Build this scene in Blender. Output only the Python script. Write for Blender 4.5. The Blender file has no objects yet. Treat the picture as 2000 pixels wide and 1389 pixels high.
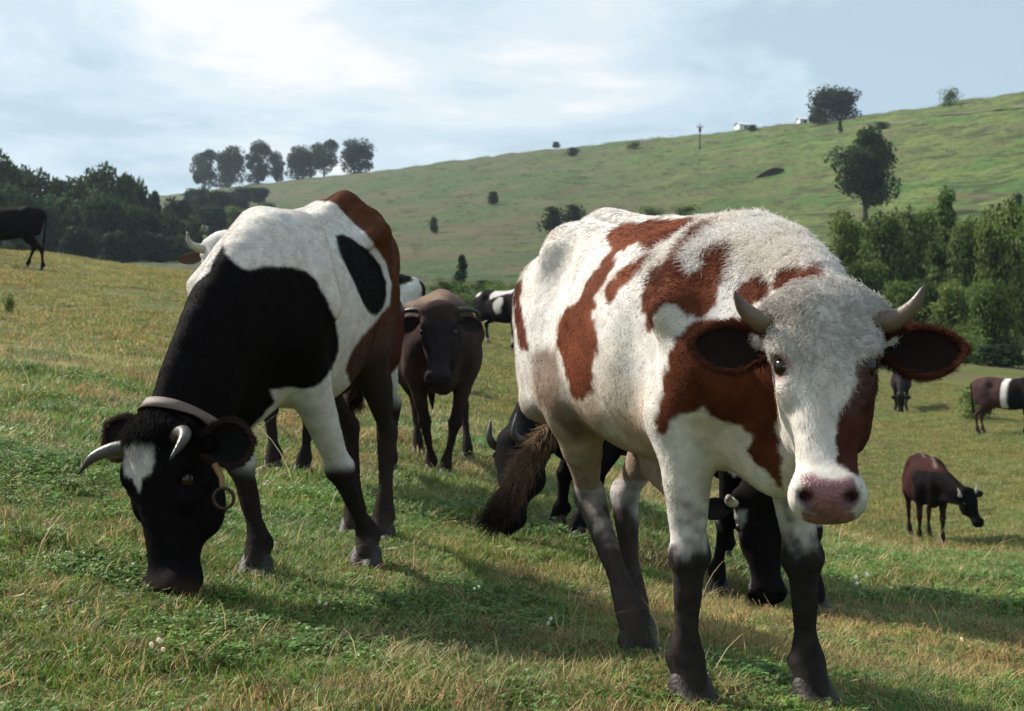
import bpy, math, random
import numpy as np
from mathutils import Vector, Matrix

random.seed(7)
RNG = np.random.default_rng(11)
S = bpy.context.scene
COL = S.collection

# ------------------------------------------------------------------ camera, world, sun
CAM_H = 1.0
FPX = 3000.0                                   # focal length in pixels of the 2000 px wide photograph
cam_d = bpy.data.cameras.new("camera")
cam = bpy.data.objects.new("camera", cam_d)
COL.objects.link(cam)
cam.location = (0, 0, CAM_H)
cam.rotation_euler = (math.radians(90), 0, 0)
cam_d.sensor_width = 36.0
cam_d.lens = 36.0 * FPX / 2000.0
cam_d.clip_start = 0.05
cam_d.clip_end = 6000
cam_d.dof.use_dof = True
cam_d.dof.focus_distance = 4.1
cam_d.dof.aperture_fstop = 10.0
S.camera = cam

SUN_DIR = Vector((-0.69, 0.45, 0.68)).normalized()      # from the ground towards the sun
SUN_ELEV = math.asin(SUN_DIR.z)
SUN_AZ = math.atan2(SUN_DIR.x, SUN_DIR.y)               # clockwise from +Y

world = bpy.data.worlds.new("World")
S.world = world
world.use_nodes = True
def build_world():
    nt = world.node_tree
    nt.nodes.clear()
    N, L = nt.nodes, nt.links
    out = N.new("ShaderNodeOutputWorld")
    bg = N.new("ShaderNodeBackground")
    sky = N.new("ShaderNodeTexSky")
    sky.sky_type = 'NISHITA'
    sky.sun_disc = False
    sky.sun_elevation = SUN_ELEV
    sky.sun_rotation = SUN_AZ
    sky.air_density = 1.0
    sky.dust_density = 1.5
    sky.ozone_density = 1.0
    tc = N.new("ShaderNodeTexCoord")
    sep = N.new("ShaderNodeSeparateXYZ")
    L.new(tc.outputs["Generated"], sep.inputs[0])
    # clouds: a flat layer seen in perspective (direction / height)
    add = N.new("ShaderNodeMath"); add.operation = 'ADD'; add.inputs[1].default_value = 0.21
    mx = N.new("ShaderNodeMath"); mx.operation = 'MAXIMUM'; mx.inputs[1].default_value = 0.0
    L.new(sep.outputs["Z"], mx.inputs[0]); L.new(mx.outputs[0], add.inputs[0])
    dx = N.new("ShaderNodeMath"); dx.operation = 'DIVIDE'
    dy = N.new("ShaderNodeMath"); dy.operation = 'DIVIDE'
    L.new(sep.outputs["X"], dx.inputs[0]); L.new(add.outputs[0], dx.inputs[1])
    L.new(sep.outputs["Y"], dy.inputs[0]); L.new(add.outputs[0], dy.inputs[1])
    comb = N.new("ShaderNodeCombineXYZ")
    L.new(dx.outputs[0], comb.inputs[0]); L.new(dy.outputs[0], comb.inputs[1])
    comb.inputs[2].default_value = CLOUD_SEED
    n1 = N.new("ShaderNodeTexNoise"); n1.inputs["Scale"].default_value = 1.5
    n1.inputs["Detail"].default_value = 7; n1.inputs["Roughness"].default_value = 0.56
    n1.inputs["Distortion"].default_value = 0.35
    L.new(comb.outputs[0], n1.inputs["Vector"])
    n2 = N.new("ShaderNodeTexNoise"); n2.inputs["Scale"].default_value = 0.42
    n2.inputs["Detail"].default_value = 4
    L.new(comb.outputs[0], n2.inputs["Vector"])
    # brighter towards the sun's side, as thin cloud is
    dot = N.new("ShaderNodeVectorMath"); dot.operation = 'DOT_PRODUCT'
    dot.inputs[1].default_value = SUN_DIR
    L.new(tc.outputs["Generated"], dot.inputs[0])
    glow = N.new("ShaderNodeMapRange"); glow.interpolation_type = 'SMOOTHSTEP'
    glow.inputs["From Min"].default_value = 0.20; glow.inputs["From Max"].default_value = 0.70
    glow.inputs["To Min"].default_value = -0.06; glow.inputs["To Max"].default_value = 0.13
    L.new(dot.outputs["Value"], glow.inputs["Value"])
    a1 = N.new("ShaderNodeMath"); a1.operation = 'MULTIPLY_ADD'
    a1.inputs[1].default_value = 0.55
    L.new(n2.outputs["Fac"], a1.inputs[0]); L.new(n1.outputs["Fac"], a1.inputs[2])
    a3 = N.new("ShaderNodeMath"); a3.operation = 'MULTIPLY_ADD'; a3.inputs[1].default_value = 1.7; a3.inputs[2].default_value = -.635
    L.new(a1.outputs[0], a3.inputs[0])
    a2 = N.new("ShaderNodeMath"); a2.operation = 'ADD'
    L.new(a3.outputs[0], a2.inputs[0]); L.new(glow.outputs[0], a2.inputs[1])
    ramp = N.new("ShaderNodeValToRGB")
    cr = ramp.color_ramp
    cr.interpolation = 'EASE'
    cr.elements[0].position = 0.62; cr.elements[0].color = SKY_LOW
    cr.elements[1].position = 0.97; cr.elements[1].color = SKY_HIGH
    e = cr.elements.new(0.76); e.color = SKY_MID
    e = cr.elements.new(0.86); e.color = SKY_MID2
    L.new(a2.outputs[0], ramp.inputs["Fac"])
    # sky texture at its physical strength, covered by cloud
    sk = N.new("ShaderNodeMix"); sk.data_type = 'RGBA'; sk.blend_type = 'MIX'
    mul = N.new("ShaderNodeVectorMath"); mul.operation = 'SCALE'; mul.inputs["Scale"].default_value = 1.0 / SKY_STRENGTH
    L.new(ramp.outputs["Color"], mul.inputs[0])
    sk.inputs[0].default_value = CLOUD_COVER
    L.new(sky.outputs["Color"], sk.inputs[6]); L.new(mul.outputs[0], sk.inputs[7])
    bg.inputs["Strength"].default_value = SKY_STRENGTH
    L.new(sk.outputs[2], bg.inputs["Color"]); L.new(bg.outputs[0], out.inputs["Surface"])
SKY_STRENGTH = 0.08
CLOUD_COVER = 0.86
CLOUD_SEED = 3.7
SKY_LOW = (0.335, 0.44, 0.515, 1)
SKY_MID = (0.44, 0.54, 0.60, 1)
SKY_MID2 = (0.545, 0.605, 0.64, 1)
SKY_HIGH = (0.70, 0.70, 0.69, 1)
build_world()

sun_d = bpy.data.lights.new("sun", 'SUN')
sun_d.energy = 5.0
sun_d.angle = math.radians(1.2)
sun_d.color = (1.0, 0.94, 0.86)
sun = bpy.data.objects.new("sun", sun_d)
COL.objects.link(sun)
sun.rotation_euler = SUN_DIR.to_track_quat('Z', 'Y').to_euler()
sun.location = (0, 0, 60)

S.view_settings.view_transform = 'Standard'
S.view_settings.look = 'None'
S.view_settings.exposure = 0.6
S.view_settings.gamma = 1.0
S.view_settings.use_curve_mapping = False
S.render.engine = 'CYCLES'
S.cycles.max_bounces = 5
S.cycles.diffuse_bounces = 2
S.cycles.transmission_bounces = 3
S.cycles.transparent_max_bounces = 6
S.cycles.volume_bounces = 0
S.cycles.use_denoising = True

# ------------------------------------------------------------------ helpers
def vnoise(P, scale, seed=0):
    """smooth value noise in 3D, 0..1"""
    Q = np.asarray(P, float) * scale + 137.31 * (seed + 1)
    I = np.floor(Q).astype(np.int64); F = Q - I
    F = F * F * (3 - 2 * F)
    def h(ix, iy, iz):
        n = (ix * 73856093) ^ (iy * 19349663) ^ (iz * 83492791) ^ (seed * 2654435)
        n = (n ^ (n >> 13)) * 1274126177
        n = n ^ (n >> 16)
        return (n & 0xFFFF) / 65535.0
    r = 0
    for a in (0, 1):
        for b in (0, 1):
            for c in (0, 1):
                w = (F[:, 0] if a else 1 - F[:, 0]) * (F[:, 1] if b else 1 - F[:, 1]) * (F[:, 2] if c else 1 - F[:, 2])
                r = r + w * h(I[:, 0] + a, I[:, 1] + b, I[:, 2] + c)
    return r

def fbm(P, scale, seed=0, octv=3):
    r = 0; amp = 0.5; tot = 0
    for k in range(octv):
        r = r + amp * vnoise(P, scale * 2 ** k, seed + k); tot += amp; amp *= 0.5
    return r / tot

def sstep(a, b, x):
    t = np.clip((x - a) / (b - a), 0, 1)
    return t * t * (3 - 2 * t)

def tag(o, label=None, cat=None, group=None, kind=None):
    if label: o["label"] = label
    if cat: o["category"] = cat
    if group: o["group"] = group
    if kind: o["kind"] = kind
    return o

def empty(name, loc, rz=0.0):
    o = bpy.data.objects.new(name, None)
    o.empty_display_size = 0.2
    COL.objects.link(o)
    o.location = loc
    o.rotation_euler = (0, 0, rz)
    return o

def mesh_obj(name, V, F, mat, parent=None, smooth=True, cols=None, colname="Col"):
    V = np.asarray(V, dtype=np.float32); 
    me = bpy.data.meshes.new(name)
    if isinstance(F, np.ndarray) and F.ndim == 2:
        k = F.shape[1]
        me.vertices.add(len(V)); me.vertices.foreach_set("co", V.ravel())
        me.loops.add(F.size); me.loops.foreach_set("vertex_index", F.astype(np.int32).ravel())
        me.polygons.add(len(F))
        me.polygons.foreach_set("loop_start", np.arange(0, F.size, k, dtype=np.int32))
        me.update(calc_edges=True)
    else:
        me.from_pydata([tuple(v) for v in V], [], [tuple(f) for f in F])
    if smooth:
        me.polygons.foreach_set("use_smooth", np.ones(len(me.polygons), dtype=bool))
    if cols is not None:
        at = me.attributes.new(colname, 'FLOAT_COLOR', 'POINT')
        c = np.ones((len(V), 4), dtype=np.float32); c[:, :cols.shape[1]] = cols
        at.data.foreach_set("color", c.ravel())
    me.validate()
    if mat: me.materials.append(mat)
    o = bpy.data.objects.new(name, me)
    COL.objects.link(o)
    if parent: o.parent = parent
    return o

def new_mat(name):
    m = bpy.data.materials.new(name)
    m.use_nodes = True
    nt = m.node_tree
    b = nt.nodes["Principled BSDF"]
    return m, nt, nt.nodes, nt.links, b

def attr_mat(name, rough=0.6, spec=0.3, transl=0.0, noise=0.0, nscale=40.0, bump=0.0, bscale=60.0, instancer=False, attr="Col"):
    m, nt, N, L, b = new_mat(name)
    a = N.new("ShaderNodeAttribute"); a.attribute_name = attr
    col = a.outputs["Color"]
    if noise > 0:
        tc = N.new("ShaderNodeTexCoord")
        nz = N.new("ShaderNodeTexNoise"); nz.inputs["Scale"].default_value = nscale; nz.inputs["Detail"].default_value = 4
        L.new(tc.outputs["Object"], nz.inputs["Vector"])
        mr = N.new("ShaderNodeMapRange"); mr.inputs["From Min"].default_value = 0.3; mr.inputs["From Max"].default_value = 0.7
        mr.inputs["To Min"].default_value = 1 - noise; mr.inputs["To Max"].default_value = 1 + noise
        L.new(nz.outputs["Fac"], mr.inputs["Value"])
        vm = N.new("ShaderNodeVectorMath"); vm.operation = 'SCALE'
        L.new(col, vm.inputs[0]); L.new(mr.outputs[0], vm.inputs["Scale"])
        col = vm.outputs[0]
    L.new(col, b.inputs["Base Color"])
    b.inputs["Roughness"].default_value = rough
    b.inputs["Specular IOR Level"].default_value = spec
    if bump > 0:
        tc = N.new("ShaderNodeTexCoord")
        nz = N.new("ShaderNodeTexNoise"); nz.inputs["Scale"].default_value = bscale; nz.inputs["Detail"].default_value = 5
        L.new(tc.outputs["Object"], nz.inputs["Vector"])
        bp = N.new("ShaderNodeBump"); bp.inputs["Strength"].default_value = bump; bp.inputs["Distance"].default_value = 0.01
        L.new(nz.outputs["Fac"], bp.inputs["Height"]); L.new(bp.outputs[0], b.inputs["Normal"])
    if transl > 0:
        t = N.new("ShaderNodeBsdfTranslucent"); L.new(col, t.inputs["Color"])
        mix = N.new("ShaderNodeMixShader"); mix.inputs[0].default_value = transl
        L.new(b.outputs[0], mix.inputs[1]); L.new(t.outputs[0], mix.inputs[2])
        L.new(mix.outputs[0], N["Material Output"].inputs["Surface"])
    return m

def tube(pts, radii, n=12, cap=True):
    """round tube along points -> V, F"""
    pts = np.asarray(pts, float); m = len(pts)
    T = np.gradient(pts, axis=0); T /= np.linalg.norm(T, axis=1)[:, None] + 1e-9
    ref = np.array([0, 0, 1.0]) if abs(T[0, 2]) < 0.9 else np.array([1.0, 0, 0])
    V = []; F = []
    nrm = ref - T[0] * ref.dot(T[0]); nrm /= np.linalg.norm(nrm)
    for i in range(m):
        nrm = nrm - T[i] * nrm.dot(T[i]); nrm /= np.linalg.norm(nrm)
        bn = np.cross(T[i], nrm)
        for k in range(n):
            a = 2 * math.pi * k / n
            V.append(pts[i] + radii[i] * (math.cos(a) * nrm + math.sin(a) * bn))
    for i in range(m - 1):
        for k in range(n):
            k2 = (k + 1) % n
            F.append((i * n + k, i * n + k2, (i + 1) * n + k2, (i + 1) * n + k))
    if cap:
        F.append(tuple(range(n))[::-1]); F.append(tuple((m - 1) * n + k for k in range(n)))
    return np.array(V), F

def bez(p0, p1, p2, n=10):
    t = np.linspace(0, 1, n)[:, None]
    return (1 - t) ** 2 * np.array(p0) + 2 * t * (1 - t) * np.array(p1) + t * t * np.array(p2)

# ------------------------------------------------------------------ terrain
# measured points of the place: (x, y, z relative to the eye)
def pt(u, v, d):
    return ((u - 1000.0) / FPX * d, d, (694.5 - v) / FPX * d)

CTRL = [(.47, 4.0, -.915), (.826, 4.2, -.967), (.376, 4.6, -.908), (-.89, 5.34, -.774), (-.556, 5.85, -.81),
        (-.561, 6.6, -.804), (-1.097, 4.7, -.753), (-.464, 10.7, -.84), (-.35, 11.6, -.80), (-1.32, 9.0, -.708),
        (0.2, 5.3, -.95),
        pt(1490, 1185, 7.3), pt(1600, 1190, 7.4), pt(1840, 1065, 19), pt(1965, 850, 35), pt(1760, 800, 45), pt(1000, 685, 33), pt(90, 525, 33),
        pt(0, 900, 6.9), pt(0, 700, 14), pt(0, 600, 22), pt(90, 500, 42), pt(370, 530, 42), pt(90, 535, 60), pt(370, 560, 60), pt(-300, 560, 70), pt(-300, 470, 40),
        pt(1110, 1050, 8.0), pt(985, 1000, 9.0),
        (0, 0, -.86), (0, 2.0, -.87), (-2, 2, -.60), (2, 2, -1.15), (0, -4, -.95), (-4, 0, -.35), (4, 0, -1.45), (0, -30, -1.5), (-30, -10, 3.0), (30, -10, -5.0),
        (-3, 5.5, -.45), (3, 6, -1.35), (7, 10, -2.0), (-6, 10, -.15), (4, 10, -1.45),
        pt(940, 610, 55), pt(1500, 690, 60), pt(1950, 720, 65), pt(650, 600, 60), pt(2300, 800, 60),
        pt(900, 570, 120), pt(1300, 560, 120), pt(1650, 620, 100), pt(2000, 650, 90), pt(500, 545, 140), pt(100, 560, 140), pt(-400, 520, 160), pt(2500, 700, 110),
        (0, -200, -10), (250, -100, -10), (-200, -100, 10), (350, 100, 40), (-150, 100, 4), (0, -900, -20), (900, 0, 60), (-900, 0, 20), (600, 700, 50), (0, 1200, 20)]
CTRL = np.array(CTRL, float)

def warp(x, y):
    r = np.sqrt(x * x + y * y) + 1e-6
    rho = np.arcsinh(r / 3.0)
    return rho * x / r * 2.0, rho * y / r, r

class Terrain:
    def __init__(self):
        a, b, r = warp(CTRL[:, 0], CTRL[:, 1])
        self.A = np.stack([a, b], 1)
        val = CTRL[:, 2] / (1 + r / 12.0)
        n = len(val)
        d = np.linalg.norm(self.A[:, None] - self.A[None], axis=2)
        K = self.k(d) + np.eye(n) * 2e-4
        Pm = np.concatenate([np.ones((n, 1)), self.A], 1)
        M = np.zeros((n + 3, n + 3)); M[:n, :n] = K; M[:n, n:] = Pm; M[n:, :n] = Pm.T
        sol = np.linalg.solve(M, np.concatenate([val, np.zeros(3)]))
        self.w, self.c = sol[:n], sol[n:]
    @staticmethod
    def k(d):
        return np.where(d > 1e-9, d * d * np.log(np.maximum(d, 1e-9)), 0)
    def raw(self, x, y):
        x = np.atleast_1d(np.asarray(x, float)); y = np.atleast_1d(np.asarray(y, float))
        a, b, r = warp(x, y)
        Q = np.stack([a, b], 1)
        out = np.empty(len(x))
        for i in range(0, len(x), 20000):
            q = Q[i:i + 20000]
            d = np.linalg.norm(q[:, None] - self.A[None], axis=2)
            out[i:i + 20000] = self.k(d) @ self.w + self.c[0] + q @ self.c[1:]
        return out * (1 + r / 12.0)
    # the hillside across the valley: skyline (distance, slope of sight) and valley floor by compass direction
    DIR = np.array([-2.2, -.90, -.47, -.33, -.27, -.207, -.093, .027, .12, .213, .333, .50, .90, 2.2])
    RID = np.array([700, 760, 720, 700, 660, 640, 560, 480, 430, 390, 350, 320, 330, 600.])
    RSL = np.array([.020, .050, .088, .094, .099, .107, .120, .1345, .144, .1545, .1725, .197, .20, .10])
    FLO = np.array([.03, .05, .047, .046, .046, .043, .031, .025, .015, .003, -.010, -.03, -.05, -.05])
    def far(self, x, y, r):
        a = np.arctan2(x, y)
        t = np.tan(np.clip(a, -1.2, 1.2))
        rd = np.interp(t, self.DIR, self.RID); rs = np.interp(t, self.DIR, self.RSL); fl = np.interp(t, self.DIR, self.FLO)
        # distances along the view direction
        d = r * np.maximum(np.cos(a), .36)
        q = np.clip((d - 75) / (rd - 75), 0, 1)
        g = 1 - (1 - q) ** 1.55
        zf = (fl + (rs - fl) * g) * d
        over = np.maximum(d - rd, 0)
        zf = np.where(d > rd, rs * rd + over * .02 - over * over * .00016, zf)
        return np.maximum(zf, -60)
    def z(self, x, y):
        x = np.atleast_1d(np.asarray(x, float)); y = np.atleast_1d(np.asarray(y, float))
        r = np.hypot(x, y)
        w = sstep(44, 78, r) * sstep(-.35, .25, y / np.maximum(r, 1e-6))
        z = self.raw(x, y) * (1 - w) + self.far(x, y, r) * w + CAM_H
        P = np.stack([x, y, 0 * x], 1)
        z = z + (fbm(P, 1.3, 3, 3) - 0.5) * 0.05 * sstep(1.0, 6.0, r)
        z = z + (fbm(P, 0.22, 5, 3) - 0.5) * 0.35 * sstep(12, 45, r)
        far = sstep(90, 200, r)
        # old terraces and cattle paths along the far hillside
        q = np.stack([x * 0.5 + y * 0.1, y * 0.25 + z * 0.5, z * 0.9], 1)
        z = z + (fbm(P, 0.035, 8, 4) - 0.5) * 1.6 * far + (vnoise(q, 0.55, 12) - 0.5) * 0.7 * far
        return z
    def h(self, x, y):
        return float(self.z(x, y)[0])
TER = Terrain()
def hit(u, v):
    """the first spot of the terrain met by a line of sight (a measured bearing and slope)"""
    d = np.geomspace(50, 640, 900)
    zt = TER.z((u - 1000.0) / FPX * d, d); zr = CAM_H + (694.5 - v) / FPX * d
    k = np.nonzero(zt >= zr)[0]
    return float(d[k[0]]) if len(k) else None
def ground(x, y):
    return TER.h(x, y)
def at_px(u, d, sink=0.0):
    x = (u - 1000.0) / FPX * d
    return Vector((x, d, ground(x, d) - sink))

def make_ground():
    # rings of vertices round the viewer, finer where they are near
    fine = np.linspace(-0.5, 0.5, 360)
    rest = np.linspace(0.5, 2 * math.pi - 0.5, 120)[1:-1]
    ang = np.concatenate([fine, rest])
    rad = np.concatenate([[0.0], np.geomspace(0.4, 1100, 290)])
    na, nr = len(ang), len(rad)
    A, R = np.meshgrid(ang, rad[1:])
    X = (np.sin(A) * R).ravel(); Y = (np.cos(A) * R).ravel()
    X = np.concatenate([[0.0], X]); Y = np.concatenate([[0.0], Y])
    Z = TER.z(X, Y)
    V = np.stack([X, Y, Z], 1)
    i = np.arange(nr - 2)[:, None] * na; j = np.arange(na)[None]; j2 = (j + 1) % na
    F = np.stack([1 + i + j, 1 + i + na + j, 1 + i + na + j2, 1 + i + j2], 2).reshape(-1, 4)
    F = F[:, ::-1]
    # centre
    tri = np.stack([np.zeros(na, int), 1 + (np.arange(na) + 1) % na, 1 + np.arange(na), 1 + np.arange(na)], 1)
    me = bpy.data.meshes.new("ground")
    me.from_pydata(V.tolist(), [], [tuple(f) for f in F.tolist()] + [(0, 1 + (k + 1) % na, 1 + k) for k in range(na)])
    me.polygons.foreach_set("use_smooth", np.ones(len(me.polygons), dtype=bool))
    bm_flip = sum(p.normal.z for p in list(me.polygons)[:200])
    if bm_flip < 0:
        me.flip_normals()
    me.materials.append(ground_material())
    o = bpy.data.objects.new("ground", me)
    COL.objects.link(o)
    tag(o, "sloping green pasture rising to a grassy hillside beyond the valley", None, None, "structure")
    return o

def ground_material():
    m, nt, N, L, b = new_mat("pasture_ground")
    geo = N.new("ShaderNodeNewGeometry")
    pos = geo.outputs["Position"]
    def noise(scale, detail=5, rough=0.55, vec=pos, dist=0.0):
        n = N.new("ShaderNodeTexNoise"); n.inputs["Scale"].default_value = scale
        n.inputs["Detail"].default_value = detail; n.inputs["Roughness"].default_value = rough
        n.inputs["Distortion"].default_value = dist
        L.new(vec, n.inputs["Vector"]); return n.outputs["Fac"]
    def mrange(v, a, b2, c=0.0, d=1.0):
        r = N.new("ShaderNodeMapRange"); r.interpolation_type = 'SMOOTHSTEP'
        for k, x in zip(("From Min", "From Max", "To Min", "To Max"), (a, b2, c, d)): r.inputs[k].default_value = x
        L.new(v, r.inputs["Value"]); return r.outputs[0]
    def mix(f, a, b2, mode='MIX'):
        x = N.new("ShaderNodeMix"); x.data_type = 'RGBA'; x.blend_type = mode
        if isinstance(f, float): x.inputs[0].default_value = f
        else: L.new(f, x.inputs[0])
        for i, c in ((6, a), (7, b2)):
            if isinstance(c, tuple): x.inputs[i].default_value = (*c, 1)
            else: L.new(c, x.inputs[i])
        return x.outputs[2]
    ln = N.new("ShaderNodeVectorMath"); ln.operation = 'LENGTH'; L.new(pos, ln.inputs[0])
    dist = ln.outputs["Value"]
    # near pasture
    c1 = mix(mrange(noise(1.1), .38, .64), (0.125, 0.160, 0.036), (0.200, 0.180, 0.065))
    c1 = mix(mrange(noise(0.33, 4), .48, .66), c1, (0.17, 0.140, 0.06))
    c1 = mix(mrange(noise(38, 4, .7), .42, .62), c1, (0.045, 0.055, 0.016))
    c1 = mix(mrange(noise(14, 5, .6), .56, .70), c1, (0.21, 0.17, 0.085))
    # trodden bare earth between the cows
    ds = N.new("ShaderNodeVectorMath"); ds.operation = 'DISTANCE'; ds.inputs[1].default_value = (.16, 6.1, .08)
    L.new(pos, ds.inputs[0])
    dn = N.new("ShaderNodeMath"); dn.operation = 'MULTIPLY_ADD'; dn.inputs[1].default_value = 1.3
    L.new(noise(2.2, 5, .6), dn.inputs[0]); L.new(ds.outputs["Value"], dn.inputs[2])
    c1 = mix(mrange(dn.outputs[0], 1.25, .85), c1, (0.13, 0.095, 0.075))
    # far hillside: stretched along its terraces
    mp = N.new("ShaderNodeMapping"); mp.inputs["Scale"].default_value = (0.035, 0.016, 0.22)
    L.new(pos, mp.inputs["Vector"])
    mp2 = N.new("ShaderNodeMapping"); mp2.inputs["Scale"].default_value = (0.09, 0.04, 0.62)
    mp2.inputs["Rotation"].default_value = (0, 0.06, 0)
    L.new(pos, mp2.inputs["Vector"])
    h = mix(mrange(noise(1.0, 6, .6, mp.outputs[0], .6), .38, .62), (0.066, 0.140, 0.030), (0.112, 0.135, 0.038))
    h = mix(mrange(noise(1.0, 6, .6, mp2.outputs[0], .8), .50, .60), h, (0.125, 0.100, 0.055))
    h = mix(mrange(noise(0.9, 7, .7, mp2.outputs[0], 1.5), .54, .64), h, (0.045, 0.052, 0.025))
    h = mix(mrange(noise(0.10, 6, .65, pos, .8), .47, .60), h, (0.135, 0.175, 0.045))
    h = mix(mrange(noise(0.17, 7, .75), .52, .62), h, (0.040, 0.055, 0.020))
    h = mix(mrange(noise(0.9, 5, .8), .50, .60), h, (0.045, 0.062, 0.022))
    # western hill: scrub, with cloud shadow and haze put into its darker colour
    sx = N.new("ShaderNodeSeparateXYZ"); L.new(pos, sx.inputs[0])
    ra = N.new("ShaderNodeMath"); ra.operation = 'DIVIDE'; L.new(sx.outputs["X"], ra.inputs[0]); L.new(sx.outputs["Y"], ra.inputs[1])
    west = mrange(sx.outputs["X"], 70, -10)
    scr = mix(mrange(noise(0.05, 6, .65, pos, .7), .42, .56), (0.042, 0.072, 0.030), (0.085, 0.070, 0.045))
    wm = N.new("ShaderNodeMath"); wm.operation = 'MULTIPLY'; wm.inputs[1].default_value = 0.75; L.new(west, wm.inputs[0])
    h = mix(wm.outputs[0], h, scr)
    col = mix(mrange(dist, 45, 100), c1, h)
    L.new(col, b.inputs["Base Color"])
    b.inputs["Roughness"].default_value = 0.9
    b.inputs["Specular IOR Level"].default_value = 0.1
    bp = N.new("ShaderNodeBump"); bp.inputs["Strength"].default_value = 0.9; bp.inputs["Distance"].default_value = 0.03
    L.new(noise(22, 6, .7), bp.inputs["Height"])
    bp2 = N.new("ShaderNodeBump"); bp2.inputs["Strength"].default_value = 0.6; bp2.inputs["Distance"].default_value = 0.8
    L.new(noise(0.5, 7, .75), bp2.inputs["Height"]); L.new(bp.outputs[0], bp2.inputs["Normal"])
    L.new(bp2.outputs[0], b.inputs["Normal"])
    return m
GROUND = make_ground()

# ------------------------------------------------------------------ implicit modelling of the animals
def unit(v):
    v = np.asarray(v, float); return v / (np.linalg.norm(v) + 1e-12)

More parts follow.
